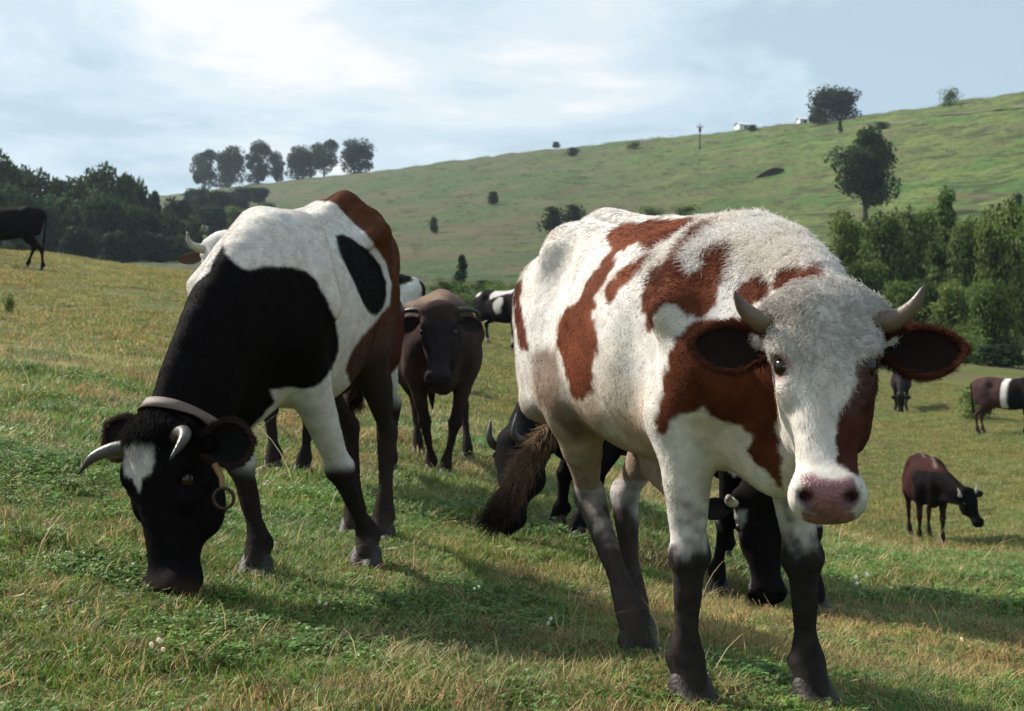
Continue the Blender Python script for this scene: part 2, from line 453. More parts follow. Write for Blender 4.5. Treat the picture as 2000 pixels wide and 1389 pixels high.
class SDF:
    """signed distance grid filled primitive by primitive, each only near its own box"""
    def __init__(self, lo, hi, h):
        self.lo = np.asarray(lo, float); self.h = h
        self.n = np.ceil((np.asarray(hi) - self.lo) / h).astype(int) + 1
        self.D = np.full(self.n, 0.4, dtype=np.float32)
    def block(self, lo, hi):
        a = np.clip(np.floor((lo - self.lo) / self.h).astype(int), 0, self.n - 1)
        b = np.clip(np.ceil((hi - self.lo) / self.h).astype(int) + 1, 1, self.n)
        if (b <= a).any(): return None, None
        ax = [self.lo[k] + self.h * np.arange(a[k], b[k]) for k in range(3)]
        P = np.stack(np.meshgrid(*ax, indexing='ij'), -1)
        return (slice(a[0], b[0]), slice(a[1], b[1]), slice(a[2], b[2])), P
    def put(self, fn, lo, hi, k, sub=False):
        sl, P = self.block(np.asarray(lo) - k - 2 * self.h, np.asarray(hi) + k + 2 * self.h)
        if sl is None: return
        d = fn(P).astype(np.float32); cur = self.D[sl]
        if sub:
            d = -d; hh = np.maximum(k - np.abs(cur - d), 0) / max(k, 1e-6)
            self.D[sl] = np.maximum(cur, d) + hh * hh * k * 0.25
        else:
            hh = np.maximum(k - np.abs(cur - d), 0) / max(k, 1e-6)
            self.D[sl] = np.minimum(cur, d) - hh * hh * k * 0.25
    def cone(self, a, b, ra, rb, k=0.03, side=None, sub=False):
        a = np.asarray(a, float); b = np.asarray(b, float)
        ra = np.atleast_1d(ra).astype(float); rb = np.atleast_1d(rb).astype(float)
        if len(ra) == 1: ra = np.repeat(ra, 2)
        if len(rb) == 1: rb = np.repeat(rb, 2)
        R = max(ra.max(), rb.max())
        ab = b - a; Ln = np.linalg.norm(ab) + 1e-9; ax = ab / Ln
        if side is None:
            side = np.cross(ax, [1, 0, 0]) if abs(ax[0]) < 0.9 else np.cross(ax, [0, 1, 0])
        up = unit(np.cross(ax, side)); sd = np.cross(up, ax)
        def fn(P):
            rel = P - a
            t0 = rel @ ax
            t = np.clip(t0 / Ln, 0, 1)
            rel = rel - t[..., None] * ab
            rs = ra[0] + (rb[0] - ra[0]) * t; ru = ra[1] + (rb[1] - ra[1]) * t
            cs = rel @ sd; cu = rel @ up; ca = rel @ ax
            rm = np.minimum(rs, ru)
            q = np.sqrt((cs / rs) ** 2 + (cu / ru) ** 2 + (ca / rm) ** 2) + 1e-6
            k1 = np.sqrt((cs / rs ** 2) ** 2 + (cu / ru ** 2) ** 2 + (ca / rm ** 2) ** 2) + 1e-6
            return np.where(q < 0.3, (q - 1) * rm, q * (q - 1) / k1)
        self.put(fn, np.minimum(a, b) - R, np.maximum(a, b) + R, k, sub)
    def ell(self, c, M, r, k=0.03, sub=False):
        """ellipsoid: centre, 3x3 rows = axes, radii"""
        c = np.asarray(c, float); M = np.asarray(M, float); r = np.asarray(r, float)
        def fn(P):
            q3 = (P - c) @ M.T
            q = np.sqrt(((q3 / r) ** 2).sum(-1)) + 1e-6
            k1 = np.sqrt(((q3 / r ** 2) ** 2).sum(-1)) + 1e-6
            return np.where(q < 0.3, (q - 1) * r.min(), q * (q - 1) / k1)
        R = r.max()
        self.put(fn, c - R, c + R, k, sub)
    def chain(self, pts, radii, k=0.02, side=None):
        """one loft along a polyline, joined to the rest with blend k"""
        pts = np.asarray(pts, float); radii = np.asarray(radii, float)
        if radii.ndim == 1: radii = np.stack([radii, radii], 1)
        tmp = SDF.__new__(SDF); tmp.lo, tmp.h, tmp.n = self.lo, self.h, self.n
        R = radii.max()
        sl, P = self.block(pts.min(0) - R - k - 0.03, pts.max(0) + R + k + 0.03)
        if sl is None: return
        sub = SDF.__new__(SDF); sub.h = self.h
        sub.lo = P[0, 0, 0]; sub.n = np.array(P.shape[:3]); sub.D = np.full(sub.n, 0.4, dtype=np.float32)
        for i in range(len(pts) - 1):
            sub.cone(pts[i], pts[i + 1], radii[i], radii[i + 1], 0.004, None if side is None else (side if np.ndim(side) == 1 else side[i]))
        d = sub.D; cur = self.D[sl]
        hh = np.maximum(k - np.abs(cur - d), 0) / max(k, 1e-6)
        self.D[sl] = np.minimum(cur, d) - hh * hh * k * 0.25
    def loft_fn(self, T, stations, expo=2.0, pear=0.0):
        """loft along the local x axis of frame T (4x4 numpy: local->grid). stations rows: x, ztop, zbot, halfwidth"""
        st = np.asarray(stations, float)
        Ti = np.linalg.inv(T)
        xs = np.linspace(st[0, 0], st[-1, 0], 160)
        def cub(col):
            # Catmull-Rom through the stations
            x, y = st[:, 0], st[:, col]
            m = np.gradient(y, x)
            i = np.clip(np.searchsorted(x, xs) - 1, 0, len(x) - 2)
            h = x[i + 1] - x[i]; t = (xs - x[i]) / h
            return ((1 + 2 * t) * (1 - t) ** 2) * y[i] + t * (1 - t) ** 2 * h * m[i] + t * t * (3 - 2 * t) * y[i + 1] + t * t * (t - 1) * h * m[i + 1]
        zt, zb, w = cub(1), cub(2), np.maximum(cub(3), 0.01)
        x0, x1 = st[0, 0], st[-1, 0]
        def fn(P):
            Q = P @ Ti[:3, :3].T + Ti[:3, 3]
            x = Q[..., 0]; xc = np.clip(x, x0, x1); ex = x - xc
            a = np.interp(xc, xs, zt); b = np.interp(xc, xs, zb); ww = np.interp(xc, xs, w)
            c = (a + b) / 2; hh = np.maximum((a - b) / 2, 0.01)
            zn = (Q[..., 2] - c) / hh
            we = ww * (1 - pear * np.clip(zn, -1, 1))
            rm = np.minimum(we, hh)
            ay = np.abs(Q[..., 1] / we); az = np.abs(zn); ax_ = np.abs(ex / rm)
            q = (ay ** expo + az ** expo + ax_ ** expo) ** (1 / expo) + 1e-6
            return (q - 1) * rm * np.clip(0.75 + 0.25 * q, 0.5, 1.0)
        corners = np.array([[x, y, z] for x in (x0 - .1, x1 + .1) for y in (-w.max() * (1 + pear), w.max() * (1 + pear)) for z in (zb.min(), zt.max())])
        cw = corners @ T[:3, :3].T + T[:3, 3]
        return fn, cw.min(0), cw.max(0)

def surface_nets(D, lo, h, relax=3):
    s = D < 0
    n = np.array(D.shape)
    cnt = np.zeros(n - 1, dtype=np.int8)
    for dx in (0, 1):
        for dy in (0, 1):
            for dz in (0, 1):
                cnt += s[dx:n[0] - 1 + dx, dy:n[1] - 1 + dy, dz:n[2] - 1 + dz]
    act = (cnt > 0) & (cnt < 8)
    cells = np.argwhere(act)
    idx = np.full(n - 1, -1, dtype=np.int64); idx[act] = np.arange(len(cells))
    acc = np.zeros((len(cells), 3)); m = np.zeros(len(cells))
    corners = [(a, b, c) for a in (0, 1) for b in (0, 1) for c in (0, 1)]
    for i, c0 in enumerate(corners):
        for c1 in corners[i + 1:]:
            if sum(abs(np.subtract(c0, c1))) != 1: continue
            d0 = D[tuple((cells + c0).T)]; d1 = D[tuple((cells + c1).T)]
            x = (d0 < 0) != (d1 < 0)
            t = d0 / np.where(x, d0 - d1, 1)
            p = np.array(c0) + t[:, None] * (np.array(c1) - np.array(c0))
            acc[x] += p[x]; m[x] += 1
    V = lo + h * (cells + acc / m[:, None])
    quads = []
    for ax in range(3):
        b, c = (ax + 1) % 3, (ax + 2) % 3
        sl0 = [slice(None)] * 3; sl1 = [slice(None)] * 3
        sl0[ax] = slice(0, n[ax] - 1); sl1[ax] = slice(1, n[ax])
        for k in (b, c):
            sl0[k] = slice(1, n[k] - 1); sl1[k] = slice(1, n[k] - 1)
        s0, s1 = s[tuple(sl0)], s[tuple(sl1)]
        e = np.argwhere(s0 != s1)
        if len(e) == 0: continue
        inside0 = s0[tuple(e.T)]
        off = np.zeros(3, int); off[b] = 1; off[c] = 1
        base = e + off
        ub = np.zeros(3, int); ub[b] = 1; uc = np.zeros(3, int); uc[c] = 1
        q = np.stack([idx[tuple((base - ub - uc).T)], idx[tuple((base - uc).T)], idx[tuple(base.T)], idx[tuple((base - ub).T)]], 1)
        q[~inside0] = q[~inside0][:, ::-1]
        quads.append(q)
    F = np.concatenate(quads)
    # smooth the grid steps away without shrinking
    E = np.concatenate([F[:, [0, 1]], F[:, [1, 2]], F[:, [2, 3]], F[:, [3, 0]]])
    deg = np.bincount(E[:, 0], minlength=len(V)) + np.bincount(E[:, 1], minlength=len(V))
    for it in range(relax):
        for lam in (0.55, -0.56):
            S3 = np.stack([np.bincount(E[:, 0], V[E[:, 1], k], len(V)) + np.bincount(E[:, 1], V[E[:, 0], k], len(V)) for k in range(3)], 1)
            V = V + lam * (S3 / deg[:, None] - V)
    return V, F

def vert_normals(V, F):
    fn = np.cross(V[F[:, 2]] - V[F[:, 0]], V[F[:, 3]] - V[F[:, 1]])
    N = np.stack([sum(np.bincount(F[:, j], fn[:, k], len(V)) for j in range(4)) for k in range(3)], 1)
    return N / (np.linalg.norm(N, axis=1)[:, None] + 1e-12)

def poly_sd(P, poly):
    """signed distance (negative inside) of 2D points to a polygon"""
    poly = np.asarray(poly, float); n = len(poly)
    d = np.full(len(P), 1e18); inside = np.zeros(len(P), bool)
    for i in range(n):
        a, b = poly[i], poly[(i + 1) % n]
        ab = b - a; t = np.clip(((P - a) @ ab) / (ab @ ab + 1e-9), 0, 1)
        q = P - a - t[:, None] * ab
        d = np.minimum(d, (q * q).sum(1))
        c = (a[1] > P[:, 1]) != (b[1] > P[:, 1])
        xi = a[0] + (P[:, 1] - a[1]) / (b[1] - a[1] + 1e-12) * ab[0]
        inside ^= c & (P[:, 0] < xi)
    return np.where(inside, -1, 1) * np.sqrt(d)

MAT_COAT = attr_mat("cow_coat", rough=0.75, spec=0.025, noise=0.18, nscale=26, bump=0.14, bscale=90)
MAT_NOSE = attr_mat("wet_nose", rough=0.34, spec=0.5, noise=0.22, nscale=70, bump=0.5, bscale=160)
MAT_HORN = attr_mat("horn_keratin", rough=0.38, spec=0.45, noise=0.12, nscale=60, bump=0.2, bscale=90)
MAT_EAR = attr_mat("ear_skin", rough=0.7, spec=0.15, transl=0.35, noise=0.15, nscale=50)
MAT_HOOF = attr_mat("hoof", rough=0.6, spec=0.3, noise=0.3, nscale=50, bump=0.4, bscale=100)
MAT_FUR = attr_mat("coat_hair", rough=0.6, spec=0.04, transl=0.18)
def eye_mat():
    m, nt, N, L, b = new_mat("eyeball")
    b.inputs["Base Color"].default_value = (0.014, 0.005, 0.004, 1); b.inputs["Roughness"].default_value = 0.12
    return m
MAT_EYE = eye_mat()

def fur_object(name, parent, root, nrm, direc, length, cols, lift=0.3, radius=0.0011, npt=4, curl=0.0):
    n = len(root)
    hc = bpy.data.hair_curves.new(name)
    hc.add_curves([npt] * n)
    P = np.zeros((n, npt, 3), dtype=np.float32)
    lift = np.broadcast_to(np.asarray(lift, float), (n,))[:, None]
    direc = direc - nrm * (direc * nrm).sum(1)[:, None]
    direc /= np.linalg.norm(direc, axis=1)[:, None] + 1e-9
    L = np.asarray(length, float)[:, None]
    cur = root - nrm * 0.001
    P[:, 0] = cur
    jit = RNG.normal(0, 1, (n, 3))
    for k in range(1, npt):
        f = k / (npt - 1)
        d = nrm * lift * (1.15 - 0.75 * f) + direc * (1 - lift * 0.6) + jit * 0.07 * (0.4 + f)
        if np.ndim(curl) or curl > 0:
            ang = f * 5.0 + jit[:, :1] * 2
            side = np.cross(nrm, direc)
            cc = np.broadcast_to(np.asarray(curl, float), (n,))[:, None]
            d = d + cc * (side * np.sin(ang) + nrm * 0.5 * np.cos(ang) - direc * 0.4 * f)
        d /= np.linalg.norm(d, axis=1)[:, None]
        cur = cur + d * L / (npt - 1)
        P[:, k] = cur
    hc.attributes["position"].data.foreach_set("vector", P.ravel())
    ra = hc.attributes.get("radius") or hc.attributes.new("radius", 'FLOAT', 'POINT')
    prof = np.linspace(1.0, 0.25, npt)[None] * np.ones((n, 1)) * radius
    ra.data.foreach_set("value", prof.astype(np.float32).ravel())
    ca = hc.attributes.new("Col", 'FLOAT_COLOR', 'CURVE')
    c4 = np.ones((n, 4), dtype=np.float32); c4[:, :3] = cols
    ca.data.foreach_set("color", c4.ravel())
    hc.materials.append(MAT_FUR)
    o = bpy.data.objects.new(name, hc)
    COL.objects.link(o)
    if parent: o.parent = parent
    return o

def sample_mesh(V, F, N, count, weight=None, fields=()):
    """random points on quads: returns positions, normals and interpolated fields"""
    a = np.linalg.norm(np.cross(V[F[:, 2]] - V[F[:, 0]], V[F[:, 3]] - V[F[:, 1]]), axis=1) * 0.5
    if weight is not None: a = a * weight[F].mean(1)
    c = np.cumsum(a); f = np.searchsorted(c, RNG.random(count) * c[-1])
    f = np.clip(f, 0, len(F) - 1)
    u, v = RNG.random(count), RNG.random(count)
    w = np.stack([(1 - u) * (1 - v), u * (1 - v), u * v, (1 - u) * v], 1)
    q = F[f]
    out = [(V[q] * w[..., None]).sum(1)]
    nn = (N[q] * w[..., None]).sum(1); out.append(nn / (np.linalg.norm(nn, axis=1)[:, None] + 1e-9))
    for fl in fields:
        out.append((fl[q] * (w[..., None] if fl.ndim == 2 else w)).sum(1))
    return out

TORSO = [(-.80, 1.17, 1.00, .045), (-.775, 1.20, .92, .10), (-.70, 1.245, .76, .175), (-.58, 1.275, .66, .215), (-.45, 1.295, .635, .245), (-.30, 1.272, .61, .265),
         (-.10, 1.255, .575, .300), (.10, 1.250, .555, .315), (.28, 1.262, .57, .295), (.42, 1.292, .59, .255), (.54, 1.295, .61, .215), (.66, 1.23, .66, .165), (.76, 1.10, .75, .10)]
HEAD = [(-.035, -.03, -.10, .055), (0, .0, -.155, .088), (.06, .012, -.19, .110), (.13, .010, -.225, .120), (.20, .0, -.245, .106), (.27, -.008, -.232, .088),
        (.34, -.016, -.185, .076), (.40, -.018, -.158, .073), (.45, -.012, -.150, .080), (.49, -.018, -.140, .080), (.515, -.035, -.115, .06), (.53, -.055, -.10, .03)]

def build_cow(name, label, spec, group="cattle grazing on the slope"):
    """one animal: an Empty on the ground with body, horns, ears, eyes, hooves, tail and hair as its parts"""
    sc = spec.get("scale", 1.0); res = spec.get("res", 0.02)
    fx, fy = unit(spec["fwd"] + (0,))[:2] if len(spec["fwd"]) == 2 else unit(spec["fwd"])[:2]
    ox, oy = spec["at"]; oz = ground(ox, oy)
    root = empty(name, (ox, oy, oz), math.atan2(fy, fx))
    tag(root, label, spec.get("cat", "cow"), group)
    W2L = np.array([[fx, fy, 0], [-fy, fx, 0], [0, 0, 1.0]])
    def loc(w): return W2L @ (np.asarray(w, float) - (ox, oy, oz))
    def ldir(w): return W2L @ np.asarray(w, float)
    def wld(p): return np.asarray(p) @ W2L + (ox, oy, oz)
    # body frame
    pit, rol = math.radians(spec.get("pitch", 0)), math.radians(spec.get("roll", 0))
    Rp = np.array([[math.cos(pit), 0, math.sin(pit)], [0, 1, 0], [-math.sin(pit), 0, math.cos(pit)]])
    Rr = np.array([[1, 0, 0], [0, math.cos(rol), -math.sin(rol)], [0, math.sin(rol), math.cos(rol)]])
    RB = Rp @ Rr
    piv = np.array([0, 0, 0.6 * sc])
    lift = spec.get("lift", 0.0)
    wy = spec.get("wide", 1.0)
    sl = spec.get("long", 1.0)
    def B(x, y, z):
        p = np.array([x * sl, y * wy, z]) * sc
        return RB @ (p - piv) + piv + (0, 0, lift)
    T = np.eye(4); T[:3, :3] = RB @ np.diag([sl * sc, wy * sc, sc]); T[:3, 3] = piv - RB @ piv + (0, 0, lift)
    # head frame
    if "poll_w" in spec:
        poll = loc(spec["poll_w"]); hx = ldir(spec["hx_w"]); hz = ldir(spec["hz_w"])
    else:
        poll = np.array(spec["poll"]) * sc; hx = np.array(spec["hx"], float); hz = np.array(spec["hz"], float)
    hx = unit(hx); hz = unit(hz - hx * hx.dot(hz)); hy = np.cross(hz, hx)
    hs = spec.get("hscale", 1.0) * sc
    HM = np.stack([hx, hy, hz])              # rows
    def H(s, y, z): return poll + hs * (s * hx + y * hy + z * hz)
    TH = np.eye(4); TH[:3, :3] = HM.T * hs; TH[:3, 3] = poll
    # grid
    hv = {}
    for key, dflt in (("fr", (.50, -.17)), ("fl", (.50, .17)), ("hr", (-.60, -.15)), ("hl", (-.60, .15))):
        h = spec.get(key, None)
        if h is None: xy = (dflt[0] * sc * sl, dflt[1] * sc * wy)
        elif len(h) == 3: xy = loc((h[0], h[1], 0))[:2]          # a measured spot on the ground
        else: xy = (h[0] * sc, h[1] * sc)
        w = wld((xy[0], xy[1], 0)); hv[key] = np.array([xy[0], xy[1], ground(w[0], w[1]) - oz - 0.012])
    pts = [poll, H(.55, 0, -.1), H(0, .2, 0), H(0, -.2, 0), H(.3, 0, -.3)] + list(hv.values()) + [B(-.9, -.36, 1.35), B(-.9, .36, .5), B(.9, .36, 1.45), B(.9, -.36, .5)]
    pts = np.array(pts)
    g = SDF(pts.min(0) - .1, pts.max(0) + .1, res)
    fat = spec.get("fat", 1.0)
    tor = [(a, b, c, w * (fat if -.6 < a < .5 else 1)) for a, b, c, w in spec.get("torso", TORSO)]
    fn, lo, hi = g.loft_fn(T, tor, 2.25, 0.12)
    g.put(fn, lo, hi, 0.02)
    I3 = RB.T
    bony = spec.get("bony", 1.0)
    for sy in (-1, 1):
        # hooks, pins, shoulder blade, point of shoulder
        g.cone(B(-.40, sy * .19, 1.165), B(-.47, sy * .14, 1.205), .045 * sc * bony, .045 * sc, .08)
        g.ell(B(-.725, sy * .09, 1.10), I3, np.array([.055, .045, .05]) * sc, .07)
        g.cone(B(.42, sy * .10, spec.get('blade', 1.20)), B(.54, sy * .19, .98), np.array([.07, .055]) * sc, np.array([.12, .085]) * sc, .06)
        g.ell(B(.63, sy * .155, .86), I3, np.array([.10, .085, .11]) * sc, .07)
        # thigh and buttock
        g.cone(B(-.53, sy * .155, 1.04), B(-.46, sy * .185, .74), np.array([.19, .085]) * sc, np.array([.15, .085]) * sc, .08, side=RB @ np.array([1.0, 0, 0]))
        g.cone(B(-.70, sy * .11, 1.06), B(-.66, sy * .13, .74), np.array([.085, .085]) * sc, np.array([.07, .06]) * sc, .08)
        # hollow in front of the hook
        g.ell(B(-.27, sy * .305, 1.13), I3, np.array([.11, .085, .10]) * sc, .08, sub=True)
        g.ell(B(.36, sy * .345, .90), I3, np.array([.035, .06, .2]) * sc, .09, sub=True)
    # spine, tail head, brisket, belly
    ta = np.array(tor); zs = lambda x, o: float(np.interp(x, ta[:, 0], ta[:, 1])) - o
    g.chain([B(-.74, 0, zs(-.74, .02)), B(-.45, 0, zs(-.45, .008)), B(-.1, 0, zs(-.1, .012)), B(.2, 0, zs(.2, .015)), B(.50, 0, zs(.5, .025))], np.array([.035, .022, .022, .025, .035]) * sc, .07)
    g.ell(B(.66, 0, .70), I3, np.array([.15, .10, .15]) * sc, .08)
    if spec.get("sheath"):
        g.cone(B(-.05, 0, .56), B(.10, 0, .50), .05 * sc, .035 * sc, .06)
    if spec.get("udder"):
        g.ell(B(-.42, 0, .60), I3, np.array([.15, .13, .12]) * sc, .06)
    # neck
    nth = spec.get("neck", 1.0)
    n0 = B(.46, 0, spec.get('n0z', 1.02)); n2 = H(.06, 0, -.115)
    n1 = spec.get("neck_ctrl"); n1 = B(*n1) if n1 is not None else n0 + (RB @ np.array([.34, 0, .10])) * sc
    nc = bez(n0, n1, n2, 12)
    tt = np.linspace(0, 1, 12)
    rs = np.interp(tt, [0, .35, .7, 1], [.155, .125, .098, .09]) * sc * nth
    ru = np.interp(tt, [0, .35, .7, 1], [.235, .205, .160, .118]) * sc * nth
    sides = [unit((1 - t) * (RB @ np.array([0, 1.0, 0])) + t * hy) for t in tt]
    g.chain(nc, np.stack([rs, ru], 1), .10 * sc, sides)
    # dewlap
    dl = bez(B(.70, 0, .72), B(.88, 0, .70) * .5 + .5 * (nc[6] - (0, 0, .2)), H(.12, 0, -.24), 8)
    g.chain(dl, np.stack([np.full(8, .03), np.linspace(.08, .045, 8)], 1) * sc, .08, RB @ np.array([0, 1.0, 0]))
    # head
    fn, lo, hi = g.loft_fn(TH, spec.get("head", HEAD), 2.5, -0.10)
    g.put(fn, lo, hi, 0.05 * sc)
    for sy in (-1, 1):
        g.ell(H(.115, sy * .103, -.035), HM, np.array([.05, .026, .034]) * hs, .03)          # brow
        g.ell(H(.205, sy * .088, -.055), HM, np.array([.045, .026, .03]) * hs, .03)            # below the eye
        g.ell(H(.215, sy * .070, -.160), HM, np.array([.105, .040, .085]) * hs, .04)           # jaw muscle
        g.cone(H(.0, sy * .07, -.05), H(.01, sy * .112, -.045), .042 * hs, .034 * hs, .03)      # horn boss
        g.cone(H(.055, sy * .10, -.10), H(.055, sy * .15, -.105), .036 * hs, .028 * hs, .03)    # ear root
        lw = spec.get('lip', 1.0)
        g.ell(H(.475, sy * .050 * lw, -.06), HM, np.array([.05, .040 * lw, .06]) * hs, .03)              # lip side
        ey = np.array(spec.get('eye', (.160, .104, -.046)))
        g.ell(H(ey[0], sy * (ey[1] + .022), ey[2] + .006), HM, np.array([.029, .024, .023]) * hs, .010, sub=True) # eye socket
    g.ell(H(.0, 0, -.035), HM, np.array([.05, .085, .05]) * hs, .05)
    lw = spec.get('lip', 1.0)
    g.ell(H(.478, 0, -.055), HM, np.array([.045, .078 * lw, .058]) * hs, .03)
    g.ell(H(*spec.get('chin', (.445, 0, -.140))), HM, np.array([.06, .052, .034]) * hs, .03)
    for sy in (-1, 1):
        g.cone(H(.505, sy * .040, .0), H(.478, sy * .058, -.030), .013 * hs, .011 * hs, .012, sub=True)
    g.cone(H(.53, -.06, -.118), H(.53, .06, -.118), .009 * hs, .009 * hs, .015, sub=True)
    # legs
    for key, sy in (("fr", -1), ("fl", 1)):
        hp = hv[key]; e = B(.475, sy * .175 + spec.get('elb', {}).get(key, 0), .74)
        f = hp + np.array([-.035, 0, .125]) * sc
        kn = e + (f - e) * .57 + np.array([.025, 0, 0]) * sc
        sd = np.array([0, 1.0, 0])
        g.cone(B(.58, sy * .16, .90), e, .10 * sc, .085 * sc, .06)
        g.chain([e, e + (kn - e) * .45, kn + (e - kn) * .14, kn, kn + (f - kn) * .2, kn + (f - kn) * .7, f, f + (hp - f) * .55 + np.array([.02, 0, 0]) * sc],
                np.array([(.080, .10), (.060, .068), (.044, .046), (.056, .055), (.037, .040), (.027, .033), (.047, .052), (.039, .042)]) * sc, .05 * sc, sd)
        g.ell(f + np.array([-.045, 0, 0]) * sc, np.eye(3), np.array([.022, .03, .022]) * sc, .02)
    for key, sy in (("hr", -1), ("hl", 1)):
        hp = hv[key]; dx = hp[0] / sc + .60
        st = B(-.37 + .28 * dx, sy * .20, .74)
        f = hp + np.array([-.035, 0, .125]) * sc
        hk = np.array([hp[0] + (-.085 - .42 * dx) * sc, hp[1] * .85 + .15 * st[1], hp[2] + (.47 - .03 * abs(dx)) * sc])
        sd = np.array([0, 1.0, 0])
        g.cone(B(-.50 + .1 * dx, sy * .17, .92), st, np.array([.15, .09]) * sc, np.array([.11, .075]) * sc, .07, side=np.array([1.0, 0, 0]))
        g.chain([st, st + (hk - st) * .5, st + (hk - st) * .85, hk, hk + (f - hk) * .2, hk + (f - hk) * .65, f, f + (hp - f) * .55 + np.array([.02, 0, 0]) * sc],
                np.array([(.078, .115), (.060, .078), (.036, .050), (.043, .068), (.035, .046), (.028, .036), (.046, .052), (.039, .043)]) * sc, .05 * sc, sd)
        g.ell(f + np.array([-.045, 0, 0]) * sc, np.eye(3), np.array([.022, .03, .022]) * sc, .02)
    if "extra" in spec: spec["extra"](g, B, H, sc, HM)
    V, F = surface_nets(g.D, g.lo, g.h, 3)
    # loose flesh: small creases and unevenness
    N = vert_normals(V, F)
    V = V + N * ((fbm(V, 9.0 / sc, 21, 3) - .5) * .010 * sc)[:, None]
    N = vert_normals(V, F)
    HQ = (V - poll) @ HM.T / hs                       # head coordinates
    BQ = (V - piv - (0, 0, lift)) @ RB + piv          # body coordinates
    BQ = BQ / (np.array([sl, wy, 1]) * sc)
    gz = V[:, 2] - np.interp(V[:, 0], [min(hv['hr'][0], hv['hl'][0]), max(hv['fr'][0], hv['fl'][0])],
                            [(hv['hr'][2] + hv['hl'][2]) / 2, (hv['fr'][2] + hv['fl'][2]) / 2])
    ctx = dict(V=V, N=N, W=wld(V), NW=N @ W2L, HQ=HQ, BQ=BQ, gz=gz / sc, sc=sc)
    cols = np.clip(spec["paint"](ctx), 0, 1)
    body = mesh_obj("body", V, F, MAT_COAT, root, True, cols)
    if "nose" in ctx:
        # wet skin of the nose pad
        body.data.materials.append(MAT_NOSE)
        mi = (ctx["nose"][F].mean(1) > .5).astype(np.int32)
        body.data.polygons.foreach_set("material_index", mi)
    # --- parts
    for sy in (-1, 1):
        # eyes
        c = H(*spec.get('eye', (.160, .104, -.046))) if sy > 0 else H(*(np.array(spec.get('eye', (.160, .104, -.046))) * (1, -1, 1)))
        bv, bf = uv_ball(c, .0235 * hs, 14, 10)
        mesh_obj("eye", bv, bf, MAT_EYE, root)
    hspec = spec.get("horns")
    if hspec:
        for key in ("r", "l"):
            if key not in hspec: continue
            p = np.array([H(*q) for q in hspec[key]])
            cv = catmull(p, 16)
            r0 = hspec.get("r0", .034) * hs
            rr = r0 * np.interp(np.linspace(0, 1, len(cv)), [0, .3, .7, .93, 1], [1, .86, .55, .22, .05])
            hvv, hff = tube(cv, rr, 14)
            t = np.repeat(np.linspace(0, 1, len(cv)), 14)[:, None]
            c0, c1, c2 = [np.array(c) for c in hspec["cols"]]
            cc = np.where(t < .55, c0 + (c1 - c0) * (t / .55), c1 + (c2 - c1) * ((t - .55) / .45))
            mesh_obj("horn", hvv, hff, MAT_HORN, root, True, cc)
    ear_fur = []
    for key, sy in (("r", -1), ("l", 1)):
        es = spec["ears"][key]
        b0, tip, opn = H(*es["base"]), H(*es["tip"]), HM.T @ np.array(es["open"], float)
        ev, ef, ein, rim, rimn = make_ear(b0, tip, opn, es["w"] * hs, es.get("cup", .35))
        outc, inc = np.array(es["out"]), np.array(es["in"])
        ec = np.where(ein[:, None], inc, outc)
        mesh_obj("ear", ev, ef, MAT_EAR, root, True, ec)
        if spec.get("fur"):
            ear_fur.append((ev, ein, rim, rimn, outc, inc, b0, tip, opn, es["w"] * hs))
    hm = hoof_mesh(sc, spec.get("hoofcol", (.035, .028, .025)), res)
    for key in ("fr", "fl", "hr", "hl"):
        o = bpy.data.objects.new("hoof", hm); COL.objects.link(o); o.parent = root
        o.location = hv[key] + np.array([0.01 * sc, 0, -0.006])
    # tail
    tl = spec.get("tail")
    if tl is None:
        tp = [B(-.76, 0, 1.20), B(-.83, 0, 1.14), B(-.85, .02, .95), B(-.83, .03, .70), B(-.82, .04, .55), B(-.81, .05, .40)]
    elif callable(tl): tp = tl(B)
    else: tp = [loc(q) for q in tl]
    tcv = catmull(np.array(tp), 30)
    tr = np.interp(np.linspace(0, 1, len(tcv)), [0, .15, .55, .68, .85, 1], spec.get("tailr", [.035, .028, .018, .026, .034, .006])) * sc
    tv, tf = tube(tcv, tr, 10)
    tc = np.repeat(np.linspace(0, 1, len(tcv)), 10)
    tcol = spec.get("tailcol", ((.02, .015, .012), (.012, .01, .009)))
    tcc = np.array(tcol[0]) + (np.array(tcol[1]) - np.array(tcol[0])) * sstep(.45, .75, tc)[:, None]
    mesh_obj("tail", tv, tf, MAT_COAT, root, True, tcc)
    # --- hair
    if spec.get("fur"):
        fs = spec["fur"]
        n = fs["n"]
        wgt = sstep(-.5, -.05, .45 - N @ fs["side"]) + .25      # thinner on the side turned from the viewer
        P, NN, cc, hq, bq, gzz, nw = sample_mesh(V, F, N, n, wgt, (cols, HQ, BQ, ctx["gz"], ctx["NW"]))
        L, liftv, dr, curl, keep = fs["field"](P, NN, hq, bq, gzz)
        jit = RNG.normal(0, 1, (n, 1))
        cj = np.clip(cc * (1 + .09 * jit), 0, .9)
        k = keep
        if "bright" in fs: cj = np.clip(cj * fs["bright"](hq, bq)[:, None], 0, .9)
        fur_object("coat_hair", root, P[k], NN[k], (dr(hx, hy, hz) if callable(dr) else dr)[k] + RNG.normal(0, .08, (n, 3))[k], L[k] * sc, cj[k], liftv[k], fs.get("r", .0011), 5, curl[k])
